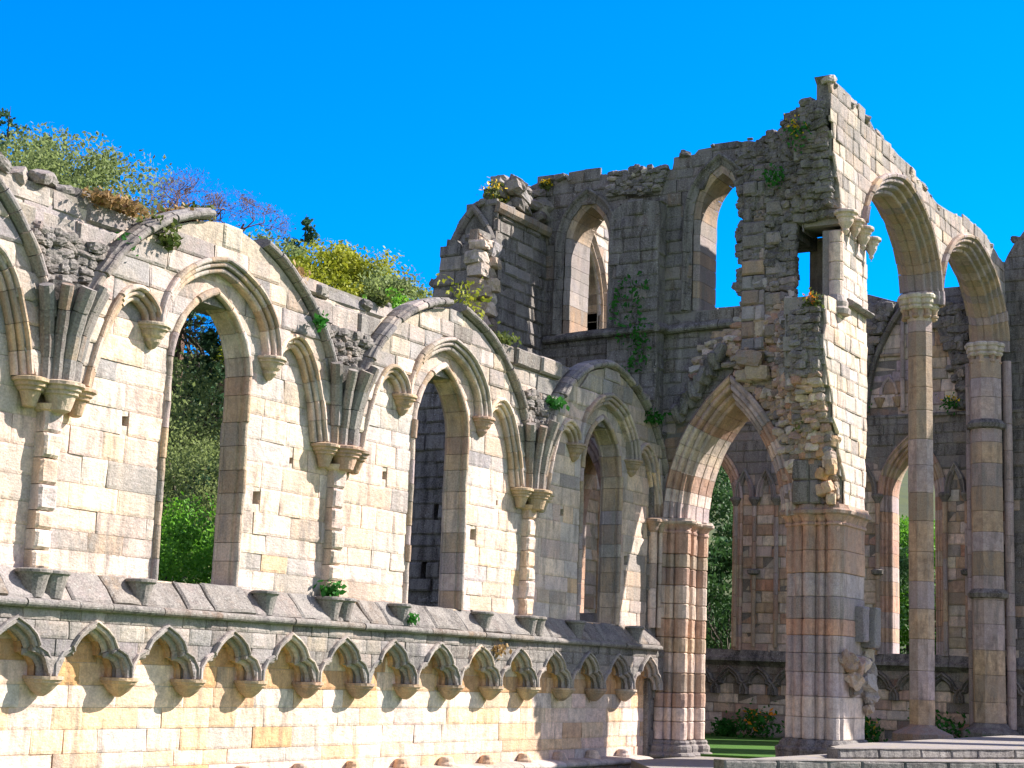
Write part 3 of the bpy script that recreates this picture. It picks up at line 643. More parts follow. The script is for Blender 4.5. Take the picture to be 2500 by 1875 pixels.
for _ in range(40): lump(mb, (random.uniform(29.4, 31.1), random.uniform(2.95, 3.6), 12.1+random.random()*.85*(1-abs(.3)) ), (.2, .16, .11), random.choice(['grey', 'rub', 'pale']), .3, None, .3)
for i in range(9):
    t = i/8; lump(mb, (30.86+rng.normal(0, .03), -1.5+.95*t+.02, 8.75-1.25*t), (.14, .09, .19), 'dark', .5, None, .35)
mb.build('rubble_core', RUBBLE, ww)
mb = MB()
masonry(mb, W(30.8), [(-2.45, 8.75), (-1.93, 8.75), (-1.95, 12.7), (-2.42, 12.75)], (), (.24, .36), (.22, .4), .02, .014, lambda u, v: random.choice(['grey', 'grey', 'dark', 'tan']), lambda u, v: .36 if v > 11 else .2, back=-.4, rough=.03, rnd=.03, step=.12)
for z in np.arange(9.0, 12.6, .66): block(mb, W(30.82), ((-2.8-.1*random.random(), z), (-2.46, z), (-2.46, z+.27), (-2.78, z+.27)), rng.normal(0, .03), -.3, pick(random.choice(['grey', 'pale', 'tan'])), .35, .1, .03, .03)
for q in ((30.7, -2.2, 8.55, .22), (30.78, -2.35, 8.25, .2), (30.8, -2.05, 8.2, .15)): lump(mb, q[:3], (q[3]*.7, q[3]*1.2, q[3]*.75), 'tan', .1, None, .15)
mb.build('quoin_stones', STONE, ww)
# the aisle arch with its orders; the soffit runs through the wall
prof_ao = [(.42, -.02), (.42, .12), (.37, .17), (.31, .13), (.29, .08)]+roll(.235, .06, .05, 30, 190, 5)+[(.185, .0), (.17, -.06)]+roll(.125, -.07, .05, 60, 210, 5)+[(.07, -.13), (.055, -.2)]+roll(.03, -.24, .05, 80, 230, 5)+[(.0, -.32), (0, -.62), (.02, -.65), (0, -.68), (0, -1.0), (.025, -1.02), (.0, -1.05), (0, -1.32)]
mb = MB()
IN = arch(AC, AO_Z, AO_W-.37, 2.42, 18)
sweep(mb, W1, IN, prof_ao, .3, .008, lambda u, v: random.choice(['red', 'purp', 'red', 'cream']), lambda u, v: .06, wear=.012)
mb.build('aisle_arch', CARVED, ww)
# clustered respond that carries the north side of the arch
plan = lobes([(31.35, -.02, .05, 30, 31), (32.2, -.05, .05, 20, 30)], 1)
resp = [(31.0, .0)]+lobes([(30.95, -.16, .10, 90, 310), (31.02, -.36, .05, 130, 320), (31.16, -.54, .16, 120, 370), (31.46, -.47, .06, 180, 360), (31.66, -.50, .10, 150, 390), (31.88, -.47, .06, 180, 360), (32.14, -.50, .16, 170, 420)], 8)+[(32.3, .0)]
mb = MB(); drums(mb, resp, .74, 5.0, (.28, .42), lambda z: random.choice(['tan', 'red', 'cream']), .06, .012, .018)
o = mb.build('clustered_respond', CARVED, ww)
box = [(30.78, .0), (30.78, -.38), (31.0, -.68), (32.25, -.70), (32.42, -.5), (32.42, .0)]
mb = MB(); loft(mb, resp, [(4.98, 0), (5.0, .03), (5.04, .03), (5.06, .01), (5.12, .03), (5.17, .07)], pick('red'), .05, .01)
loft(mb, resp, [(5.17, .09), (5.2, .13), (5.24, .14), (5.27, .11), (5.3, .1)], pick('purp'), .15, .01); mb.build('capital', CARVED, o)
mb = MB(); loft(mb, resp, [(-.2, .13), (.38, .13), (.40, .17), (.44, .185), (.48, .16), (.5, .11), (.56, .12), (.62, .11), (.66, .06), (.70, .07), (.74, .04)], pick('grey'), .35, .012); mb.build('plinth', CARVED, o)

# ================================================================== corner buttress turret behind the aisle wall
cb = thing('corner_buttress', 'massive dark corner buttress with a ragged stepped top behind the aisle wall', 'buttress', (28.5, 3.6, 0))
wf = [(2.88, 0), (4.45, 0), (4.42, 7.3), (4.1, 9.4), (3.98, 9.5), (3.95, 10.2), (3.82, 10.25), (3.8, 10.8), (3.68, 10.85), (3.66, 11.05), (3.4, 11.0), (3.3, 10.82), (3.1, 10.85), (3.05, 11.2), (2.88, 11.2)]
sl_ = [[(3.55, 5.0), (3.68, 5.0), (3.68, 5.45), (3.55, 5.45)], [(3.8, 3.75), (3.93, 3.75), (3.93, 4.2), (3.8, 4.2)]]
mb = MB(); core(mb, W(28.0), wf, sl_, -.04, -.95, (.2, .19, .17), .5)
masonry(mb, W(28.0), wf, sl_, (.24, .34), (.35, .7), .02, .014, lambda u, v: random.choice(['dark', 'dark', 'grey']) if v < 8.5 else random.choice(['grey', 'tan', 'pale']), lambda u, v: .62 if v < 8.5 else .4, rough=.02, rnd=.02)
mb.build('west_face', STONE, cb)
mb = MB(); sf = [(28.72, 0), (31.0, 0), (31.0, 11.9), (30.0, 12.0), (29.2, 12.05), (28.72, 12.0)]
core(mb, S(2.9), sf, (), -.04, -.75, (.2, .19, .17), .5)
masonry(mb, S(2.9), sf, (), (.24, .34), (.35, .7), .02, .014, lambda u, v: random.choice(['grey', 'dark', 'grey']), .46, rough=.03, rnd=.02)
sweep(mb, S(2.9), [(28.7, 11.75), (31, 11.75)], [(0, -.02), (0, .06), (.08, .12), (.2, .12), (.26, .02)], .6, .012, 'tan', .35)
mb.build('south_face', STONE, cb)
mb = MB(); wf2 = [(2.86, 8), (4.16, 8), (4.16, 10.6), (4.08, 11.1), (3.9, 11.6), (3.6, 11.95), (3.4, 12.05), (2.86, 12.05)]
masonry(mb, W(28.72), wf2, (), (.24, .34), (.35, .7), .02, .014, 'grey', .45, rough=.02, rnd=.02)
sweep(mb, W(28.72), arch(3.42, 10.2, .62, 1.55, 12), [(0, -.02), (0, .05), (.05, .12), (.12, .14), (.16, .06)], .3, .012, 'grey', .4)
mb.build('blind_arch', CARVED, cb)
mb = MB()
for z in np.arange(6.5, 11.0, .27):
    for x in (28.12, 28.42): lump(mb, (x+rng.normal(0, .05), 2.86+rng.normal(0, .05), z+rng.normal(0, .03)), (random.uniform(.13, .24), .2, random.uniform(.1, .16)), random.choice(['pale', 'grey', 'tan', 'cream']), .18, None, .12)
masonry(mb, S(2.84), [(28.0, 6.0), (28.3, 6.0), (28.34, 11.1), (28.05, 11.2)], (), (.26, .36), (.3, .4), .03, .015, random.choice(['tan']), .25, back=-.2, rnd=.02)
top_stones(mb, S(3.2), [(28.75, 12.0), (29.6, 12.1), (30.2, 12.5), (31, 12.9)], 14, (-.5, .2), .14, 'rub', .35)
top_stones(mb, W(28.1), [(2.9, 11.15), (3.6, 11.0), (3.95, 10.2), (4.05, 9.5)], 4, (-.4, -.05), .11, 'grey', .4); mb.build('torn_edge', RUBBLE, cb)

# ================================================================== the compound pier
pier = thing('compound_pier', 'broad clustered pier with a reddish moulded capital beside the aisle arch', 'pier', (31.6, -3.5, 0))
pp = [(32.3, -2.95)]+lobes([(32.02, -2.9, .12, -20, 200), (31.72, -2.86, .08, -20, 200), (31.46, -2.88, .12, -20, 200), (31.2, -2.94, .09, 20, 230), (31.08, -3.17, .10, 70, 280), (30.97, -3.42, .13, 70, 290), (30.98, -3.68, .07, 70, 290), (30.97, -3.93, .12, 70, 290)], 7)+[(31.06, -4.1), (32.3, -4.1)]
pp = pp[::1]
mb = MB(); drums(mb, pp, .92, 5.12, (.32, .48), lambda z: 'red' if z > 4.0 else (random.choice(['purp', 'purp', 'purp', 'red']) if z > 2.2 else random.choice(['purp', 'pale'])), .08, .012); mb.build('shaft', CARVED, pier)
mb = MB(); loft(mb, pp, [(5.1, .0), (5.12, .04), (5.16, .04), (5.18, .01), (5.26, .05), (5.31, .09)], pick('red'), .05, .012)
loft(mb, pp, [(5.31, .1), (5.34, .15), (5.4, .16), (5.44, .11), (5.52, .08)], pick('red'), .25, .014); mb.build('capital', CARVED, pier)
mb = MB(); loft(mb, pp, [(.1, .18), (.66, .18), (.7, .2), (.74, .2), (.78, .13), (.84, .12), (.88, .08), (.92, .04)], pick('dark'), .45, .02); mb.build('plinth', CARVED, pier)
mb = MB()
masonry(mb, W(30.72), [(-3.72, 5.52), (-3.12, 5.52), (-3.15, 6.95), (-3.7, 7.05)], (), (.4, .5), (.2, .35), .02, .012, lambda u, v: random.choice(['dark', 'tan', 'grey']), .45, back=-.8, rnd=.03)
for _ in range(16): lump(mb, (30.72+rng.normal(0, .05), random.uniform(-4.0, -3.75), random.uniform(5.6, 6.9)), (.12, .09, .11), random.choice(['tan', 'honey', 'orange']), .1, None, .2)
mb.build('vault_stub', STONE, pier)
mb = MB()
for x, y, z, a in ((32.15, -4.2, 2.05, .2), (32.3, -4.15, 2.3, .22), (32.3, -4.2, 1.8, .17), (32.0, -4.18, 2.4, .16), (32.35, -4.1, 2.6, .16), (31.2, -4.15, 2.45, .22), (31.5, -4.2, 2.35, .2), (31.35, -4.2, 2.1, .2), (31.55, -4.15, 1.9, .14), (32.28, -4.2, 1.55, .12)): lump(mb, (x, y, z), (a, a*.7, a*.8), random.choice(['tan', 'pale', 'cream', 'grey']), .3, None, .4, .3)
block(mb, S(-4.42), ((32.08, 2.75), (32.38, 2.75), (32.38, 3.55), (32.08, 3.55)), 0, -.32, pick('grey'), .3, .1, .02, .02)
block(mb, S(-4.3), ((31.75, 2.85), (32.05, 2.85), (32.05, 3.55), (31.75, 3.55)), 0, -.22, pick('purp'), .3, .1, .02, .02)
mb.build('broken_corbels', RUBBLE, pier)

# ================================================================== arcade crossing the chapel (faces south, y = -4.1)
ar = thing('chapel_arcade', 'high pale wall with two tall moulded arches and a sloping broken top against the sky', 'arcade', (37.5, -3.65, 0))
SA = S(-4.1)
A1 = arch(34.86, 11.25, 2.40, 1.72, 16, 1.15); A2 = arch(40.72, 11.2, 2.66, 1.85, 16, 1.15)
def off_arch(c, z, w, h, n): return arch(c, z, w+n, h+n*1.05, 16, 1.15)
O1, O2 = off_arch(34.86, 11.25, 2.40, 1.72, .40), off_arch(40.72, 11.2, 2.66, 1.85, .40)
wl = [(Xr(z), z) for z in (5.5, 6.1, 6.6, 7.1, 7.5, 7.8, 8.2, 8.8, 9.25, 9.6, 10, 11.3, 11.6, 11.8, 12.6, 13.4, 14.1)]
st = []
for i, (x, z) in enumerate(wl[:-1]):       # toothed edge of the broken wall
    x2, z2 = wl[i+1]; m = max(1, int((z2-z)/.3))
    for j in range(m):
        t = j/m; xx = x+(x2-x)*t+random.uniform(-.07, .07); st += [(xx, z+(z2-z)*t), (xx, z+(z2-z)*(j+.95)/m)]
topl = [(30.12, 14.2), (30.35, 14.2), (30.5, 14.1), (31.0, 14.12), (31.5, 14.08), (32.1, 14.08), (32.8, 14.06), (33.0, 13.98), (34.2, 13.98), (34.3, 13.8), (34.8, 13.74), (36.2, 13.76), (36.9, 13.66), (37.7, 13.55), (38.6, 13.62), (39.4, 13.7), (40.4, 13.85), (41.6, 13.92), (42.4, 13.82), (43.2, 13.66), (44, 13.4)]
aw_poly = st+topl+[(44, 11.2)]+[p for p in reversed(O2) if p[0] < 43.9 and p[1] > 11.3 and p[0] > 38.0]+[(37.68, 11.5)]+[p for p in reversed(O1) if p[0] < 37.4 and p[0] > 32.52 and p[1] > 11.3]+[(32.5, 11.5), (32.5, 9.6), (32.46, 8.0), (32.5, 7.0), (32.38, 6.6), (32.46, 6.2), (32.33, 5.9), (32.3, 5.5)]
mb = MB()
lowp = [p for p in aw_poly if p[1] < 9.66]; 
i0 = max(i for i, p in enumerate(st) if p[1] < 9.66); i1 = min(i for i, p in enumerate(st) if p[1] > 11.2)
core(mb, SA, [p for p in st[i1:] if p[1] < 13.1]+[(30.35, 13.1), (31.2, 13.3), (32.2, 13.7), (33.2, 13.9)]+[p for p in topl if p[0] > 33.5]+[p for p in aw_poly[len(st)+len(topl):] if p[1] > 11.1], (), -.035, -.88, (.4, .37, .32), .2)
core(mb, SA, [p for p in st if p[1] > 13.0]+[p for p in topl if p[0] < 33.5]+[(33.4, 13.85), (31.2, 13.2)], (), -.033, -.32, (.3, .28, .25), .4)
core(mb, SA, st[:i0+1]+[(32.48, 9.66)]+[p for p in aw_poly[len(st)+len(topl):] if p[1] < 9.65], (), -.035, -.88, (.4, .37, .32), .2)
core(mb, SA, [(31.04, 9.66), (32.48, 9.66), (32.48, 11.4), (31.04, 11.2)], (), -.035, -.46, (.4, .37, .32), .2)
core(mb, S(-3.64), [(32.2, 9.66), (32.48, 9.66), (32.48, 11.4), (32.2, 11.2)], (), 0, -.42, (.4, .37, .32), .2)
masonry(mb, SA, aw_poly, (), (.25, .34), (.3, .62), .008, .008, lambda u, v: random.choice(['white', 'pale', 'white', 'cream']), lambda u, v: .1+.16*(v > 11.2)+.1*(v > 13), rough=.016, rnd=.008)
nup = [p for p in st[i1:] if p[1] < 13.1]+[(30.35, 13.1), (31.2, 13.3), (32.2, 13.7), (33.2, 13.9)]+[p for p in topl if p[0] > 33.5]+[p for p in aw_poly[len(st)+len(topl):] if p[1] > 11.1]
nlo = st[:i0+1]+[(32.48, 9.6)]+[p for p in aw_poly[len(st)+len(topl):] if p[1] < 9.6]
for q in (nup, nlo): masonry(mb, Nn(-3.2), [(-x, z) for x, z in q], (), (.28, .36), (.4, .7), .012, .014, 'grey', .3, rnd=.015, step=.4)
top_stones(mb, SA, topl, 4.0, (-.3, -.04), .09, 'pale', .3)
mb.build('wall_face', STONE, ar)
prof_ar = [(.42, -.02), (.42, .09), (.38, .14), (.33, .12), (.31, .05)]+roll(.265, .0, .05, 40, 190, 5)+[(.21, -.06), (.19, -.1)]+roll(.15, -.12, .05, 50, 200, 5)+[(.10, -.18), (.08, -.22)]+roll(.04, -.25, .05, 50, 210, 5)+[(.0, -.3), (0, -.42), (.03, -.45), (0, -.48), (0, -.62), (.05, -.66), (.08, -.72), (.12, -.76), (.2, -.82), (.22, -.9)]
for k, (p, x0) in enumerate(((A1, 34.86), (A2, 40.72))):
    p = [(q[0], q[1]) for q in p]; p = [(p[0][0], 10.98 if k else 11.25)]*(k)+p+[(p[-1][0], 11.0)]
    mb = MB(); sweep(mb, SA, p, prof_ar, .32, .008, lambda u, v: random.choice(['tan', 'tan', 'purp']), lambda u, v: .2, wear=.012); mb.build('moulded_arch', CARVED, ar)
for x, z, s in ((30.8, 11.50, .88), (31.36, 11.46, .7), (31.86, 11.42, .82), (32.38, 11.32, .74)):
    mb = MB(); loft(mb, circle(x, -4.22, .25*s, 12), [(z, 0), (z-.03, .03), (z-.07, .03), (z-.09, -.02), (z-.15, -.03), (z-.17, -.06), (z-.25, -.07), (z-.38, -.15), (z-.42, -.14), (z-.5, -.2)], pick('pale'), .15, .014); mb.build('corbel', CARVED, ar)
mb = MB(); drums(mb, circle(30.86, -4.0, .15, 14), 9.75, 11.1, (.3, .42), 'cream', .1); mb.build('wall_shaft', CARVED, ar)
mb = MB(); loft(mb, circle(30.86, -4.0, .2, 14), [(9.35, .08), (9.45, .1), (9.5, .04), (9.6, .05), (9.75, -.03)], pick('pale'), .2)
sweep(mb, SA, [(31.2, 9.62), (32.55, 9.62)], [(0, -.02), (0, .1), (.05, .16), (.1, .12), (.16, -.02)], .5, .02, 'grey', .35, wear=.03); mb.build('string_course', CARVED, ar)

def octo(cx, cy, r): return [(cx+r*math.cos(R_(45*i)), cy+r*math.sin(R_(45*i))) for i in range(8)]
def scallop(cx, cy, R0, r, n=8): return lobes([(cx+R0*math.cos(R_(45*i)), cy+R0*math.sin(R_(45*i)), r, 45*i-80, 45*i+80) for i in range(n)], 6)
def cap(par, cx, cy, zt, zb):
    sc_ = scallop(cx, cy, .33, .17)
    mb = MB(); loft(mb, sc_, [(zb+.22, -.06), (zb+.26, -.02), (zb+.30, -.02), (zb+.32, -.05), (zb+.36, 0), (zt-.12, .0), (zt-.1, .04), (zt-.04, .05), (zt, .02)], pick('white'), .1, .01)
    loft(mb, octo(cx, cy, .3), [(zb-.05, 0), (zb+.3, .05)], pick('pale'), .1)
    for i in range(8):
        a = R_(45*i); x, y = cx+.36*math.cos(a), cy+.36*math.sin(a)
        loft(mb, circle(x, y, .07, 10), [(zb, -.02), (zb+.03, .02), (zb+.07, .02), (zb+.09, -.01), (zb+.2, 0), (zb+.26, .04)], pick('tan'), .06, .006)
    mb.build('capital', CARVED, par)
oc = thing('octagonal_pier', 'slender free-standing octagonal stone pier between the two tall arches', 'pier', (37.62, -3.65, 0))
mb = MB(); drums(mb, octo(37.62, -3.65, .30), 1.15, 10.75, (.55, .75), lambda z: random.choice(['tan', 'tan', 'purp']), .08, .005, .006); mb.build('shaft', STONE, oc)
cap(oc, 37.62, -3.65, 11.24, 10.66)
mb = MB(); loft(mb, octo(37.62, -3.65, .30), [(.5, .45), (.95, .42), (1.0, .3), (1.06, .16), (1.1, .06), (1.16, .0)], pick('tan'), .3, .02); mb.build('plinth', STONE, oc)
orr = thing('octagonal_respond', 'thicker banded octagonal half pier against the dark end wall', 'pier', (43.45, -3.65, 0))
mb = MB(); drums(mb, octo(43.45, -3.65, .42), 1.15, 10.75, (.5, .7), lambda z: random.choice(['tan', 'purp', 'tan']), .1, .005, .006); mb.build('shaft', STONE, orr)
mb = MB()
for z in (4.35, 8.85): mb = MB(); loft(mb, octo(43.45, -3.65, .42), [(z, 0), (z+.04, .1), (z+.14, .12), (z+.22, .05), (z+.26, 0)], pick('dark'), .55, .02); mb.build('shaft_ring', STONE, orr)
for yy, a in ((-3.16, .1), (-4.16, .1)):
    mb = MB(); drums(mb, circle(43.72, yy, .12, 12), 1.0, 10.75, (.6, .9), 'purp', .15, .004); mb.build('side_shaft', CARVED, orr)
cap(orr, 43.45, -3.65, 11.2, 10.62)
mb = MB(); loft(mb, octo(43.45, -3.65, .42), [(.4, .35), (.9, .34), (.98, .25), (1.05, .1), (1.15, .02)], pick('dark'), .4, .02); mb.build('plinth', STONE, orr)

# ================================================================== the east wall of the chapel (faces west, x = 44)
ew = thing('chapel_east_wall', 'shaded end wall with tall lancet windows, small pointed arches and a mossy arcade at its foot', 'wall', (44, 0, 0))
W2 = W(44.0)
EWN = [(-1.45, .60), (4.54, .60)]
def ewin(c, w, n=0): return lancet(c, w+n, 2.85, 7.2, 1.25+n*1.1, 1.3)
eo = [(6.4, .2), (6.4, 9.5), (-5.3, 9.5), (-5.3, .2)]
eh = [ewin(c, w_, .36) for c, w_ in EWN]
mb = MB(); core(mb, W2, eo, eh, -.035, -1.1, (.3, .26, .22), .3)
masonry(mb, W2, eo, eh, (.26, .36), (.4, .8), .012, .012, lambda u, v: random.choice(['dark', 'dark', 'grey']) if v > 8 or u < -4.1 else (random.choice(['red', 'tan', 'cream', 'white', 'cream', 'white']) if v > 2.8 else random.choice(['white', 'cream', 'white', 'honey', 'red'])), lambda u, v: .5 if (v > 8.4 or 1.95 < v < 2.9 or u < -4.1) else (.22 if v > 7.2 else .05), rough=.012, rnd=.012, step=.3, gvar=.14)
mb.build('lower_wall', STONE, ew)
topE = [(6.4, 12.8), (4, 13.0), (2, 12.9), (.4, 13.05), (-.1, 12.95), (-.5, 12.75), (-.9, 12.8), (-1.4, 12.72), (-2.0, 12.9), (-2.4, 12.98), (-3.6, 13.1), (-3.9, 13.4), (-4.1, 13.85), (-4.25, 14.1), (-4.45, 14.35), (-4.7, 14.7), (-5.3, 15.0)]
eu = [(6.4, 9.4)]+topE+[(-5.3, 9.4)]
mb = MB(); core(mb, W(44.22), eu, (), -.035, -.8, (.3, .26, .24), .3)
masonry(mb, W(44.22), eu, (), (.28, .4), (.45, .9), .012, .012, lambda u, v: 'dark' if (u < -3.3 or v > 12.3) else random.choice(['purp', 'white', 'cream', 'tan']), lambda u, v: .5 if (u < -3.3 or v > 12.2) else .04, rough=.012, rnd=.012, step=.3)
sweep(mb, W(44.22), arch(-1.45, 9.6, 1.28, 3.2, 14), [(-.02, 0), (0, .14), (.07, .2), (.15, .12), (.18, -.02)], .4, .01, 'dark', .4)
sweep(mb, W(44.22), arch(4.54, 9.6, 1.28, 3.2, 14), [(-.02, 0), (0, .14), (.07, .2), (.15, .12), (.18, -.02)], .4, .01, 'dark', .4)
for c in (-1.45, 4.54):
    for s in (-1, 1): rubble(mb, W(44.05), [(c+s*1.5, 9.6), (c+s*2.1, 9.6), (c+s*2.1, 12.6), (c+s*.5, 12.7), (c+s*1.2, 11.2)], 'dark', .5, (.26, .16), (-.12, 0))
    sweep(mb, W(44.22), arch(c+.72, 10.1, .2, .45, 8), [(-.02, -.1), (0, .02), (.06, .05), (.08, -.02)], .4, .01, 'purp', .1)
    for dy in (.45, .98): loft(mb, circle(44.2, c+dy, .11, 10), [(9.75, -.06), (9.85, -.02), (9.95, .03), (10.02, .05)], pick('tan'), .1)
    sweep(mb, W(44.22), [(c+.35, 11.2), (c+.95, 11.2)], [(0, -.02), (0, .08), (.06, .1), (.1, -.02)], .4, .01, 'tan', .2)
    for dy in (-.32, .3): drums(mb, circle(44.16, c+dy, .06, 8), 9.6, 12.2, (.8, 1.2), 'purp', .1)
top_stones(mb, W(44.3), topE, 5, (-.5, .05), .14, 'dark', .55); mb.build('upper_wall', STONE, ew)
prof_ew = [(.38, -.02), (.38, .06), (.33, .10), (.28, .05)]+roll(.235, .02, .045, 50, 190, 4)+[(.18, -.04)]+roll(.14, -.06, .045, 50, 190, 4)+[(.09, -.13)]+roll(.04, -.16, .045, 50, 200, 4)+[(.0, -.24), (0, -.6), (.12, -1.1)]
for c, w_ in EWN:
    mb = MB(); sweep(mb, W2, ewin(c, w_), prof_ew, .4, .008, lambda u, v: random.choice(['red', 'tan', 'purp', 'red']), .1, wear=.008); mb.build('lancet_surround', CARVED, ew)
for c in (-2.66, -.18, 3.5, 2.83, .45):
    mb = MB(); g = [(c-.235, 7.25), (c-.21, 7.5), (c-.12, 7.82), (c, 8.08), (c+.12, 7.82), (c+.21, 7.5), (c+.235, 7.25)]
    sweep(mb, W2, [(c-.15, 7.25), (c-.135, 7.45), (c-.08, 7.66), (c, 7.86), (c+.08, 7.66), (c+.135, 7.45), (c+.15, 7.25)], [(-.02, -.02), (0, .05), (.03, .10), (.06, .07), (.08, .06), (.105, .13), (.135, .14), (.16, .02)], .4, .006, lambda u, v: random.choice(['grey', 'purp', 'dark']), .25); mb.build('small_arch', CARVED, ew)
for c in (3.18, 2.5, 3.76, -.5, -2.38, -2.98, .12, .8):
    mb = MB(); drums(mb, circle(43.93, c, .065, 10), 2.95, 7.05, (.6, .9), lambda z: random.choice(['purp', 'red', 'tan']), .15, .004)
    loft(mb, circle(43.92, c, .07, 12), [(7.0, 0), (7.05, .02), (7.12, .06), (7.18, .1), (7.24, .1), (7.26, .05)], pick('dark'), .4)
    if c in (3.18, -.5, -2.98): loft(mb, circle(43.92, c, .07, 12), [(5.0, 0), (5.04, .1), (5.14, .12), (5.18, .02)], pick('dark'), .6)
    mb.build('wall_shaft', CARVED, ew)
mb = MB(); sweep(mb, W2, [(-5.2, 2.5), (6.3, 2.5)], [(-.1, -.02), (0, .1), (.06, .2), (.14, .18), (.2, .1), (.38, -.02)], .9, .012, 'dark', .75, wear=.02)
sweep(mb, W2, [(-5.2, 9.4), (6.3, 9.4)], [(0, -.02), (0, .05), (.06, .06), (.1, -.02), (.1, -.2)], .8, .014, 'dark', .6, wear=.03); mb.build('string_course', CARVED, ew)
for k in range(13):
    c = -4.9+.88*k
    if c > 6: continue
    mb = MB(); sweep(mb, W2, [(c+x*.78, 1.62+(z-1.74)*1.05) for x, z in TREF], [(-.02, -.02), (0, .06), (.04, .12), (.08, .08), (.12, .14), (.16, .12), (.17, -.02)], .5, .006, lambda u, v: random.choice(['dark', 'tan']), .5); mb.build('trefoil_arch', CARVED, ew)

# unseen turret added to the south, its height set to shade the octagonal pier
st_ = thing('shade_caster_turret', 'unseen stone turret added south of the end wall to shade the octagonal pier', 'turret', (44, -10, 0))
mb = MB(); tp = [(-11.2, 0), (-8.9, 0), (-8.9, 14.5), (-9.6, 14.7), (-11.2, 14.2)]
core(mb, W2, tp, (), -.03, -1.1, (.25, .23, .21), .3); masonry(mb, W2, tp, (), (.3, .4), (.5, .9), .012, .014, 'grey', .35, step=.5); mb.build('wall_face', STONE, st_)

# ================================================================== north wall of the chapel
nw = thing('chapel_north_wall', 'sunlit inner wall with a tall pointed opening seen through the left high lancet', 'wall', (37.5, 6.4, 0))
nf = [(31, .2), (44, .2), (44, 13.0), (42, 14.0), (40.8, 14.9), (40.2, 15.1), (39.2, 14.9), (38.6, 14.7), (37.5, 13.4), (37.2, 8.4), (31, 7.6)]
nh = [lancet(38.9, 1.25, 9.2, 12.2, 2.2), lancet(36.6, .7, 3.0, 7.0, 1.4), lancet(41.4, .7, 3.0, 7.0, 1.4)]
mb = MB(); core(mb, S(6.4), nf, nh, -.03, -.9, (.45, .40, .32), .1)
masonry(mb, S(6.4), nf, nh, (.28, .38), (.45, .85), .012, .014, lambda u, v: random.choice(['cream', 'pale', 'tan']), .12, step=.4, rnd=.015)
for q in nh: sweep(mb, S(6.4), q, [(.3, -.02), (.3, .1), (.22, .14), (.14, .04), (.06, .06), (0, -.1), (0, -.88)], .45, .01, 'tan', .1)
mb.build('wall_face', STONE, nw)

# ================================================================== unseen arch fragment added to the south, shaped for its shadow on the pier
sa = thing('shade_caster_arch', 'unseen broken arch on a pillar, added to cast shade on the compound pier', 'arcade', (38, -11, 0))
mb = MB(); sp_ = [(38.95, 0), (38.95, 7.6), (38.5, 8.5), (37.6, 8.95), (36.6, 9.1), (36.5, 9.5), (36.7, 11.2), (37.4, 11.6), (38.2, 11.7), (39.6, 11.3), (39.65, 0)]
core(mb, S(-10.5), sp_, (), 0, -.9, (.45, .41, .35), .2); masonry(mb, S(-10.53), sp_, (), (.3, .4), (.5, .9), .01, .014, 'pale', .2, step=.6); mb.build('wall_face', STONE, sa)

# ================================================================== ground, lawn, platform, hillside
def sheet(name, poly, z0, z1, m, kind='structure', n=0):
    mb = MB(); P = np.array(poly, float); k = len(P)
    tri = tessellate_polygon([[Vector((a, b, 0)) for a, b in poly]])
    v = np.concatenate([np.column_stack([P, np.full(k, z1)]), np.column_stack([P, np.full(k, z0)])])
    f = [tuple(t) for t in tri]+[(i, (i+1) % k, (i+1) % k+k, i+k) for i in range(k)]
    mb.add(v, f, (.3, .3, .3)); o = mb.build(name, m); bpy.context.view_layer.update(); tag(o, None, None, None, kind); return o
def hill():
    xs = np.linspace(-260, 420, 120); ys = np.linspace(-160, 420, 100); X, Y = np.meshgrid(xs, ys)
    Z = np.where(Y > 9, (np.maximum(0, Y-9)**1.12)*.16, 0)*np.clip(1-(X-30)/160*.5, .35, 1.2)
    Z = Z+np.where(X > 54, (np.maximum(0, X-54)**1.1)*.10, 0)
    Z = Z+.5*wob(np.stack([X, Y, 0*X], -1)*.06, 1)*((Y > 12) | (X > 58))-.08
    v = np.stack([X, Y, Z], -1).reshape(-1, 3); nx = len(xs)
    f = [(j*nx+i, j*nx+i+1, (j+1)*nx+i+1, (j+1)*nx+i) for j in range(len(ys)-1) for i in range(nx-1)]
    mb = MB(); mb.add(v, f, (.1, .1, .1)); o = mb.build('ground', M_HILL, None, True); tag(o, None, None, None, 'structure')
    return lambda x, y: float(np.interp(y, ys, [np.interp(x, xs, Z[j]) for j in range(len(ys))]))
HZ = hill()
sheet('grass_floor', [(-30, -60), (60, -60), (60, 8.5), (44.9, 8.5), (44.9, 6.4), (31, 6.4), (31, -.1), (-30, -.1)], -.3, .1, M_LAWN)
sheet('lawn', [(31.6, -.0), (33, -4.0), (44, -4.4), (44, 6.4), (31.6, 6.4)], .0, .46, M_LAWN)
sheet('path', [(28.6, -.75), (31.65, -.75), (32.6, -3.4), (32.6, -4.4), (25.3, -4.3), (26.5, -2.2)], -.05, .42, M_GRAVEL)
sheet('front_lawn', [(24.9, -4.3), (30.8, -7.7), (44, -15.3), (44, -17.5), (29, -8.2), (22.5, -4.3)], .0, .52, M_LAWN)
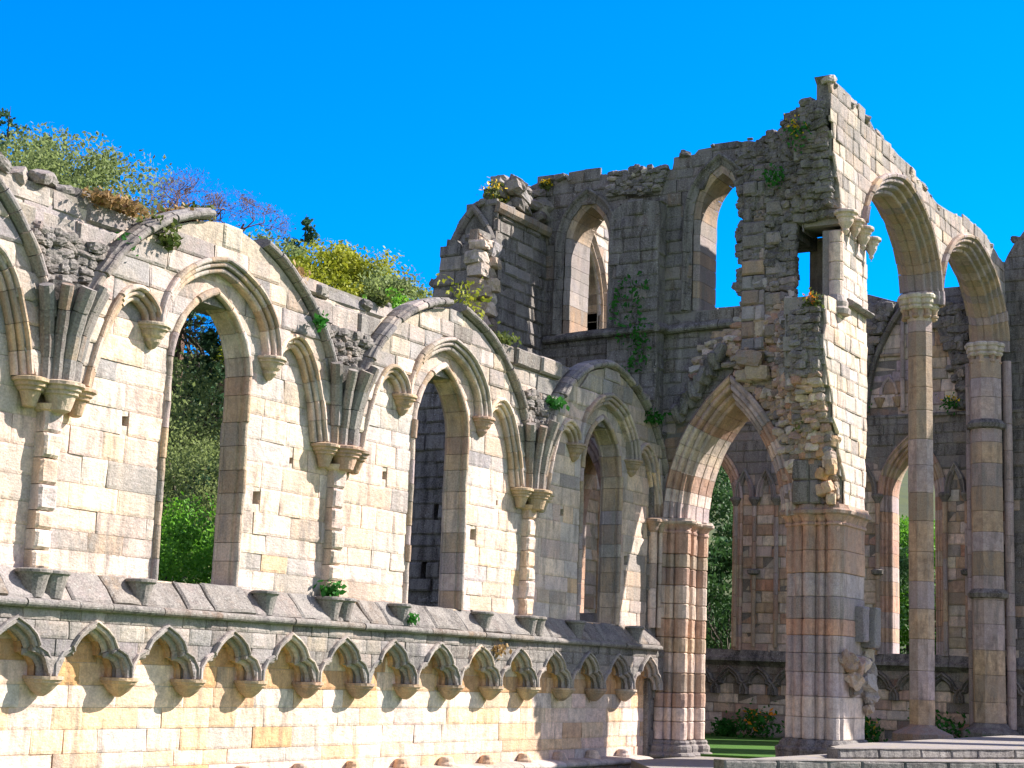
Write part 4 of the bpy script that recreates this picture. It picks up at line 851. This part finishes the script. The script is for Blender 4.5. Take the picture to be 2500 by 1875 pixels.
def slabs(name, front, back, z0, z1, lab, m_top):
    pl = thing(name, lab, 'step', (front[0][0], front[0][1], 0))
    mb = MB(); F, B = np.array(front, float), np.array(back, float)
    P = [tuple(p) for p in front]+[tuple(p) for p in reversed(back)]
    tri = tessellate_polygon([[Vector((a, b, 0)) for a, b in P]]); k = len(P)
    c = np.mean(np.array(P), 0); Pi = [(p[0]+(c[0]-p[0])*.002, p[1]+(c[1]-p[1])*.002) for p in P]
    mb.add(np.column_stack([np.array(Pi), np.full(k, z1-.004)]), [tuple(t) for t in tri], (.5, .46, .45)); mb.build('paving', m_top, pl)
    mb = MB(); d = F[1]-F[0]; L = np.linalg.norm(d); d /= L
    fr = Fr((F[0][0], F[0][1], 0), (d[0], d[1], 0), (d[1], -d[0], 0))
    x = 0
    while x < L-.1:
        w_ = min(random.uniform(.7, 1.3), L-x); block(mb, fr, ((x+.006, z0), (x+w_-.006, z0), (x+w_-.006, z1), (x+.006, z1)), 0, -.3, pick('grey'), .55, .15, .02, .018)
        q = fr.P(np.array([x+.006, x+w_-.006, x+w_-.006, x+.006]), np.full(4, z1-.002), np.array([-.012, -.012, -.3, -.3])); mb.add(q, [(0, 1, 2, 3)], (.3, .275, .28), .3)
        x += w_
    mb.build('kerb', STONE, pl)
slabs('lower_step', [(25.0, -4.25), (44, -15.1)], [(26.6, -4.22), (30.6, -4.32), (44, -4.4)], .4, .72, 'lower broad step of paving with a dark stone edge, nearest the lawn', M_GRAVEL)
slabs('upper_step', [(27.9, -5.15), (44, -12.05)], [(28.9, -4.62), (31.0, -4.34), (44, -4.32)], .715, .89, 'upper broad step of pale paving at the foot of the piers', M_GRAVEL)

# ================================================================== trees and plants
def leaves(mb, pts, size, flat=.0, quads=True):
    """many small leaf faces, one per point"""
    n = len(pts); P = np.array(pts); a = rng.normal(size=(n, 3)); a /= np.linalg.norm(a, axis=1)[:, None]
    b = rng.normal(size=(n, 3)); b -= a*(a*b).sum(1)[:, None]; b /= np.linalg.norm(b, axis=1)[:, None]
    s = size*rng.uniform(.55, 1.35, n)[:, None]
    v = np.stack([P-a*s, P+b*s*.55, P+a*s, P-b*s*.55], 1).reshape(-1, 3)
    mb.add(v, [(4*i, 4*i+1, 4*i+2, 4*i+3) for i in range(n)], (.1, .1, .1))
def branch_set(mb, base, h, spread, levels=4, r0=.2, up=.6, seed=0, tips=None, kids=(3, 4), n=5, wig=.12):
    rd = random.Random(seed)
    def rec(p, d, L, r, lv):
        pts = [p]; q = np.array(p, float); dd = np.array(d, float); m = 4
        for i in range(m):
            dd = dd+np.array([rd.gauss(0, wig), rd.gauss(0, wig), rd.gauss(0, wig)*.6+.03]); dd /= np.linalg.norm(dd); q = q+dd*L/m; pts.append(q.copy())
        tube(mb, pts, np.linspace(r, r*.6, m+1), (.1, .1, .1), 0, n if lv < 2 else 3)
        if lv >= levels:
            if tips is not None: tips.append(pts[-1]); tips.append(pts[2])
            return
        for k in range(rd.randint(*kids)):
            i = rd.choice([2, 3, 4, 4]); ang = rd.uniform(0, 2*math.pi); sp = spread*rd.uniform(.6, 1.2)
            side = np.cross(dd, (math.cos(ang), math.sin(ang), .3)); side /= np.linalg.norm(side)
            nd = dd*(1-sp*.5)+side*sp+np.array((0, 0, up*.25)); nd /= np.linalg.norm(nd)
            rec(pts[i], nd, L*rd.uniform(.6, .82), r*.55, lv+1)
    rec(np.array(base, float), np.array((0, 0, 1.)), h*.34, r0, 0)
def broadleaf(name, label, loc, h, rad, lm, seed, n=2600, size=.16, group='trees on the hillside behind the ruins', clump=.55, zlow=.3, bare=0):
    global rng
    t = thing(name, label, 'tree', loc, group); mb = MB(); tips = []
    branch_set(mb, loc, h, .75, 3, h*.018, .5, seed, tips); mb.build('trunk', BARK, t)
    r = np.random.default_rng(seed); mb = MB(); pts = []
    nc = 70
    for i in range(nc):
        u = r.normal(size=3); u /= np.linalg.norm(u); rr = r.uniform(.55, 1)**.6
        lean = 1+.25*np.sin(3*math.atan2(u[1], u[0])+seed)
        c = np.array(loc)+np.array([u[0]*rad*rr*lean, u[1]*rad*rr*lean, h*(zlow+(1-zlow)*.5)+u[2]*h*(1-zlow)*.5*rr])
        cr = rad*clump*r.uniform(.25, .6); m = int(n/nc*r.uniform(.5, 1.5))
        w_ = np.clip(r.normal(size=(m, 3)), -1.5, 1.5)*cr*.6*np.array((1, 1, .7)); pts.append(c+w_)
    for q in tips: pts.append(np.array(q)+r.normal(size=(6, 3))*rad*.08)
    leaves(mb, np.concatenate(pts), size); mb.build('crown', lm, t); return t
def conifer(name, label, loc, h, rad, lm, seed, n=7000, size=.12):
    t = thing(name, label, 'tree', loc, 'trees on the hillside behind the ruins'); mb = MB()
    tube(mb, [loc, (loc[0], loc[1], loc[2]+h*.5), (loc[0]+.1, loc[1], loc[2]+h)], [h*.018, h*.011, .01], (.1, .1, .1), 0, 7); mb.build('trunk', BARK, t)
    r = np.random.default_rng(seed); pts = []; nb = 110
    for i in range(nb):
        tz = .12+.87*(i/nb); L = rad*(1-tz)**.8*r.uniform(.65, 1.15)+.12; a = r.uniform(0, 6.28); m = max(5, int(n/nb*(1.5-tz)))
        s = r.uniform(.1, 1, m)**.8; dr = -.22*s*s+.08*s
        x = np.column_stack([np.cos(a)*L*s, np.sin(a)*L*s, h*tz+dr*L])+r.normal(size=(m, 3))*np.array((.13, .13, .10))*(.5+L*.3)
        pts.append(np.array(loc)+x)
    mb = MB(); leaves(mb, np.concatenate(pts), size); mb.build('crown', lm, t); return t
def bare_tree(name, label, loc, h, seed, m=TWIG, wide=3.4, tall=3.6):
    t = thing(name, label, 'tree', loc, 'trees on the hillside behind the ruins'); mb = MB(); tips = []
    branch_set(mb, (0, 0, 0), 6.0, .95, 6, .11, .5, seed, tips, (3, 4), 5, .16)
    V = np.concatenate(mb.v); zm = V[:, 2].max(); ct = np.median(V[:, :2], 0); kx = wide/np.percentile(np.abs(V[:, :2]-ct), 97); kz = tall/zm
    def fit(q): q = np.array(q, float); return np.concatenate([(q[..., :2]-ct*(q[..., 2:]/zm))*kx, h-(zm-q[..., 2:])*kz], -1)+np.array(loc)
    mb.v = [fit(v) for v in mb.v]; tips = [fit(q) for q in tips]; z0 = loc[2]+h-tall
    tube(mb, [loc, (loc[0]+.05, loc[1], z0+.4)], [.3, .2], (.1, .1, .1), 0, 7); mb.build('trunk', m, t)
    mb = MB(); r = np.random.default_rng(seed); P = np.array(tips); leaves(mb, P[r.random(len(P)) < .22]+r.normal(size=(1, 3))*.02, .045); mb.build('foliage', L_RED, t); return t
def place(px, py, D):
    d = f_+r2*((px-1250)/3971.56)-u2*((py-937.5)/3971.56); k = D/math.hypot(d.x, d.y)
    x, y, zt = d.x*k, -15.15+d.y*k, 2+d.z*k; z = HZ(x, y)-.2; return (x, y, z), zt-z
def tree_b(px, py, D, rad, lm, label, **k):
    loc, h = place(px, py, D); k.setdefault('zlow', .66); k['n'] = int(k.get('n', 2600)*4.4); k['size'] = k.get('size', .16)*.68; return broadleaf(k.pop('name', 'broadleaf_tree'), label, loc, h, rad*1.2, lm, int(px*7+D), **k)
def tree_c(px, py, D, rad, lm, label, **k):
    loc, h = place(px, py, D); return conifer('conifer_tree', label, loc, h, rad, lm, int(px*7+D), **k)
tree_c(22, 258, 78, 9, L_CON, 'dark conifer at the far left edge, tallest tree on the hill')
tree_c(118, 318, 80, 6, L_CON, 'small dark conifer tip just right of the tallest conifer')
tree_b(60, 345, 62, 3.4, L_OLV, 'olive budding tree in front of the tallest conifer', n=4200, size=.13)
tree_b(165, 372, 58, 2.9, L_OLV, 'olive budding tree with a rounded top above the left end of the wall', n=4200, size=.12)
tree_b(255, 385, 66, 2.6, L_RED, 'sparse reddish budding tree left of the bare tree', n=420, size=.09)
tree_b(300, 505, 55, 1.6, L_OLV, 'low olive bush at the foot of the reddish tree', n=2200, size=.12)
for i, (px, py, D, sd) in enumerate(((470, 392, 62, 5),)):
    loc, h = place(px, py-26, D); bare_tree('bare_tree', 'wide leafless tree with fine reddish twigs against the sky', loc, h, 11, TWIG, 3.5, 4.4)
loc, h = place(580, 455, 64); bare_tree('bare_tree', 'smaller leafless tree at the right of the wide bare one', loc, h, 23, TWIG, 1.6, 2.4)
tree_b(640, 575, 60, 1.5, L_OLV, 'olive green tree just behind the broken tip of the first wall arch', n=2600, size=.12)
tree_c(745, 522, 70, 5.5, L_CON, 'dark blue green conifer rising between the yellow green trees')
tree_c(845, 585, 72, 5, L_CON, 'second dark conifer half hidden behind the yellow green tree')
tree_b(770, 600, 55, 2.2, L_SPR, 'bright yellow green tree in front of the middle conifer', n=4200, size=.11)
tree_b(860, 625, 54, 2.0, L_SPR, 'yellow green tree in new leaf left of the turret', n=3800, size=.11)
tree_b(700, 620, 50, 1.5, L_SPR, 'small yellow green tree above the second respond', n=2400, size=.10)
tree_b(960, 660, 52, 1.7, L_OLV, 'olive tree beside the ragged turret', n=3000, size=.11)
tree_b(1030, 668, 60, 1.8, L_RED, 'thin reddish tree touching the ragged turret', n=600, size=.09)
tree_b(930, 690, 45, 1.1, L_BRT, 'bright green sapling low behind the wall top', n=1600, size=.09)
# seen through the first window
tree_b(385, 820, 56, 2.7, L_OLV, 'olive tree seen through the first window, left side', n=3200, size=.10, zlow=.15)
loc, h = place(440, 730, 60); bare_tree('bare_tree', 'leafless tree seen through the head of the first window', loc, h, 31, BARK)
tree_c(520, 800, 59, 3.6, L_CON, 'dark conifer seen through the right side of the first window', n=9000)
tree_c(470, 700, 78, 4.2, L_CON, 'dark conifer farther back in the first window', n=7000)
tree_b(400, 1010, 48, 2.2, L_OLV, 'grey green thicket tree in the middle of the first window', n=3000, size=.08, zlow=.05)
tree_b(480, 1090, 46, 2.2, L_OLV, 'grey green bushy tree below the conifer in the first window', n=3000, size=.08, zlow=.05)
tree_b(430, 1230, 36, 1.8, L_BRT, 'vivid green bush filling the foot of the first window', n=4200, size=.07, name='leafy_bush', zlow=.0)
tree_b(515, 1235, 38, 1.7, L_BRT, 'vivid green bush at the right foot of the first window', n=3600, size=.07, name='leafy_bush', zlow=.0)
tree_b(1000, 900, 53, 1.4, L_BRT, 'bright green tree glimpsed at the left edge of the second window', n=2600, size=.09, zlow=.0)
tree_b(200, 900, 50, 2.8, L_OLV, 'olive tree behind the wall left of the first window', n=2000, size=.11)
# beyond the east windows
for px, py, D, rad, lm, lab in ((1750, 1090, 64, 2.6, L_YEW, 'dark yew seen through the end window beyond the aisle arch'), (1760, 1330, 58, 2.0, L_YEW, 'lower lighter yew in the same end window'), (2215, 1330, 70, 2.6, L_YEW, 'yew glimpsed left of the octagonal pier'), (2290, 1260, 72, 2.8, L_BRT, 'bright green tree glimpsed right of the octagonal pier')):
    tree_b(px, py, D, rad, lm, lab, n=5200, size=.13, zlow=.0, group='trees beyond the end windows')
# plants on the masonry
def tuft(name, label, cat, loc, r, h, lm, n=120, size=.05, fl=None, nf=14, group=None, parts=True):
    t = thing(name, label, cat, loc, group); mb = MB()
    pts = np.array(loc)+rng.normal(size=(n, 3))*np.array((r*.5, r*.5, h*.3))+np.array((0, 0, h*.4)); leaves(mb, pts, size); mb.build('foliage', lm, t)
    if fl is not None:
        mb = MB(); leaves(mb, np.array(loc)+rng.normal(size=(nf, 3))*np.array((r*.45, r*.45, h*.22))+np.array((0, 0, h*.75)), size*1.0); mb.build('blossom', fl, t)
    return t
FERN = 'ferns rooted in the wall'
tuft('fern', 'green fern growing on the sill at the second respond', 'fern', (19.55, -.22, 3.0), .17, .2, L_FRN, 140, .06, group=FERN)
tuft('fern', 'small fern on the string course right of the second window corbel', 'fern', (21.55, -.34, 2.72), .12, .12, L_FRN, 70, .045, group=FERN)
tuft('fern', 'fern in the rubble above the third respond', 'fern', (26.15, -.2, 6.9), .2, .22, L_FRN, 140, .06, group=FERN)
tuft('fern', 'fern on the broken rib right of the first window', 'fern', (18.75, -.35, 6.95), .12, .2, L_FRN, 90, .05, group=FERN)
tuft('fern', 'bright fern on the rubble pocket left of the first window', 'fern', (14.95, -.1, 7.2), .14, .24, L_FRN, 90, .05, group=FERN)
tuft('fern', 'withered plant on the grey wall over the little arches', 'fern', (24.3, -.3, 2.3), .16, .2, L_DRY, 80, .05, group=FERN)
tuft('fern', 'plant hanging on the dark wall beside the third wall arch', 'fern', (30.2, -.2, 7.25), .3, .25, L_FRN, 160, .06, group=FERN)
GT = 'grass tufts on the wall tops'
for x, y, z, r, lm, lab in ((14.5, -.05, 7.72, .3, L_DRY, 'dry brown grass on the wall top at the far left'), (15.0, .0, 7.72, .28, L_DRY, 'dry grass clump left of the mossy hump'), (15.55, -.05, 7.64, .26, L_GRS, 'green mossy hump on the wall top beside the first arch'), (15.6, -.15, 7.45, .2, L_GRS, 'green grass hanging below the mossy hump'), (16.1, .15, 7.95, .26, L_DRY, 'dry grass behind the crown of the first arch'), (16.6, .2, 8.12, .2, L_GRS, 'grass on the crown of the first arch'), (18.1, .1, 7.72, .2, L_GRS, 'thin grass right of the first arch'), (18.5, .0, 7.66, .16, L_DRY, 'dry grass on the wall top over the second respond'), (20.7, .0, 7.75, .16, L_GRS, 'grass on the wall top left of the second arch'), (24.3, .1, 7.82, .35, L_GRS, 'grass bank on the wall top right of the second arch'), (24.8, .2, 7.9, .3, L_GRS, 'grass on the wall top under the turret')):
    tuft('grass_tuft', lab, 'grass', (x, y, z), r, .16, lm, 260, .05, group=GT)
WF = 'wallflowers on the ruins'
for x, y, z, r, lab in ((28.9, 3.1, 12.15, .22, 'bright yellow wallflower on top of the ragged turret'), (29.55, 3.2, 12.1, .16, 'pale yellow wallflower left of the bright one'), (30.9, 2.95, 12.9, .13, 'yellow wallflower in the corner beside the turret'), (29.95, -3.85, 9.3, .2, 'orange wallflower on the torn pier below the shaft'), (30.5, -2.75, 12.2, .25, 'dark green wallflower in the rubble beside the right lancet'), (30.2, -3.4, 12.9, .3, 'bushy wallflower high on the broken wall end'), (30.6, -3.4, 7.0, .18, 'yellow wallflower on the vault stub above the capital'), (43.8, -2.6, 9.55, .25, 'yellow flowered plant on the ledge of the end wall'), (43.8, .1, 9.5, .4, 'dark green plant on the ledge left of the octagonal pier')):
    tuft('wallflower', lab, 'wallflower', (x, y, z), r, r*1.5, L_FRN if r > .24 else L_GRS, 130, .05, L_ORG if 'orange' in lab else (L_FLW if 'dark' not in lab else L_FRN), 34 if 'dark' not in lab else 5, group=WF)
t = thing('ivy', 'trailing ivy on the dark buttress between the high lancets', 'ivy', (30.5, .5, 9.2)); mb = MB()
pts = [];
for dx, z0, z1 in ((.15, 8.4, 10.4), (.45, 8.0, 10.6), (.75, 9.0, 10.5), (.35, 7.6, 9.4)):
    zz = rng.uniform(z0, z1, 90); pts.append(np.column_stack([np.full(90, 30.5)+rng.normal(0, .03, 90)-.06, dx+.12*np.sin(zz*4)+rng.normal(0, .07, 90), zz]))
leaves(mb, np.concatenate(pts), .06); mb.build('leaves', L_FRN, t)
t = thing('sapling', 'thin sapling with yellow green leaves growing from the crown of the second arch', 'sapling', (23.7, .25, 7.9)); mb = MB(); tips = []
branch_set(mb, (23.7, .25, 7.8), 1.9, .9, 2, .022, .3, 4, tips, (3, 4), 5, .2); mb.build('stem', BARK, t); mb = MB()
leaves(mb, np.concatenate([np.array(q)+rng.normal(size=(9, 3))*.13 for q in tips]), .055); mb.build('leaves', L_SPR, t)
BU = 'bushes at the foot of the end wall'
for px, D, r, h, lab, fl in ((1618+45, 46.5, .3, .5, 'small dark bush beside the clustered respond', None), (1845, 46.2, .62, .75, 'rounded bush with orange and yellow flowers seen under the aisle arch', L_ORG), (2142, 47.3, .45, .6, 'bush with yellow flowers left of the octagonal pier', L_FLW), (2345, 47.5, .65, .85, 'plain green bush right of the octagonal pier', None), (2470, 48, .6, .5, 'dark low bush at the right edge by the end wall', None), (1770, 46.6, .3, .4, 'small low bush left of the flowering one', None)):
    (x, y, _), _ = place(px, 1780, D); x = min(x, 43.6); tuft('bush', lab, 'bush', (x, y, .5), r, h, L_FRN, 420, .075, fl, 46, group=BU)
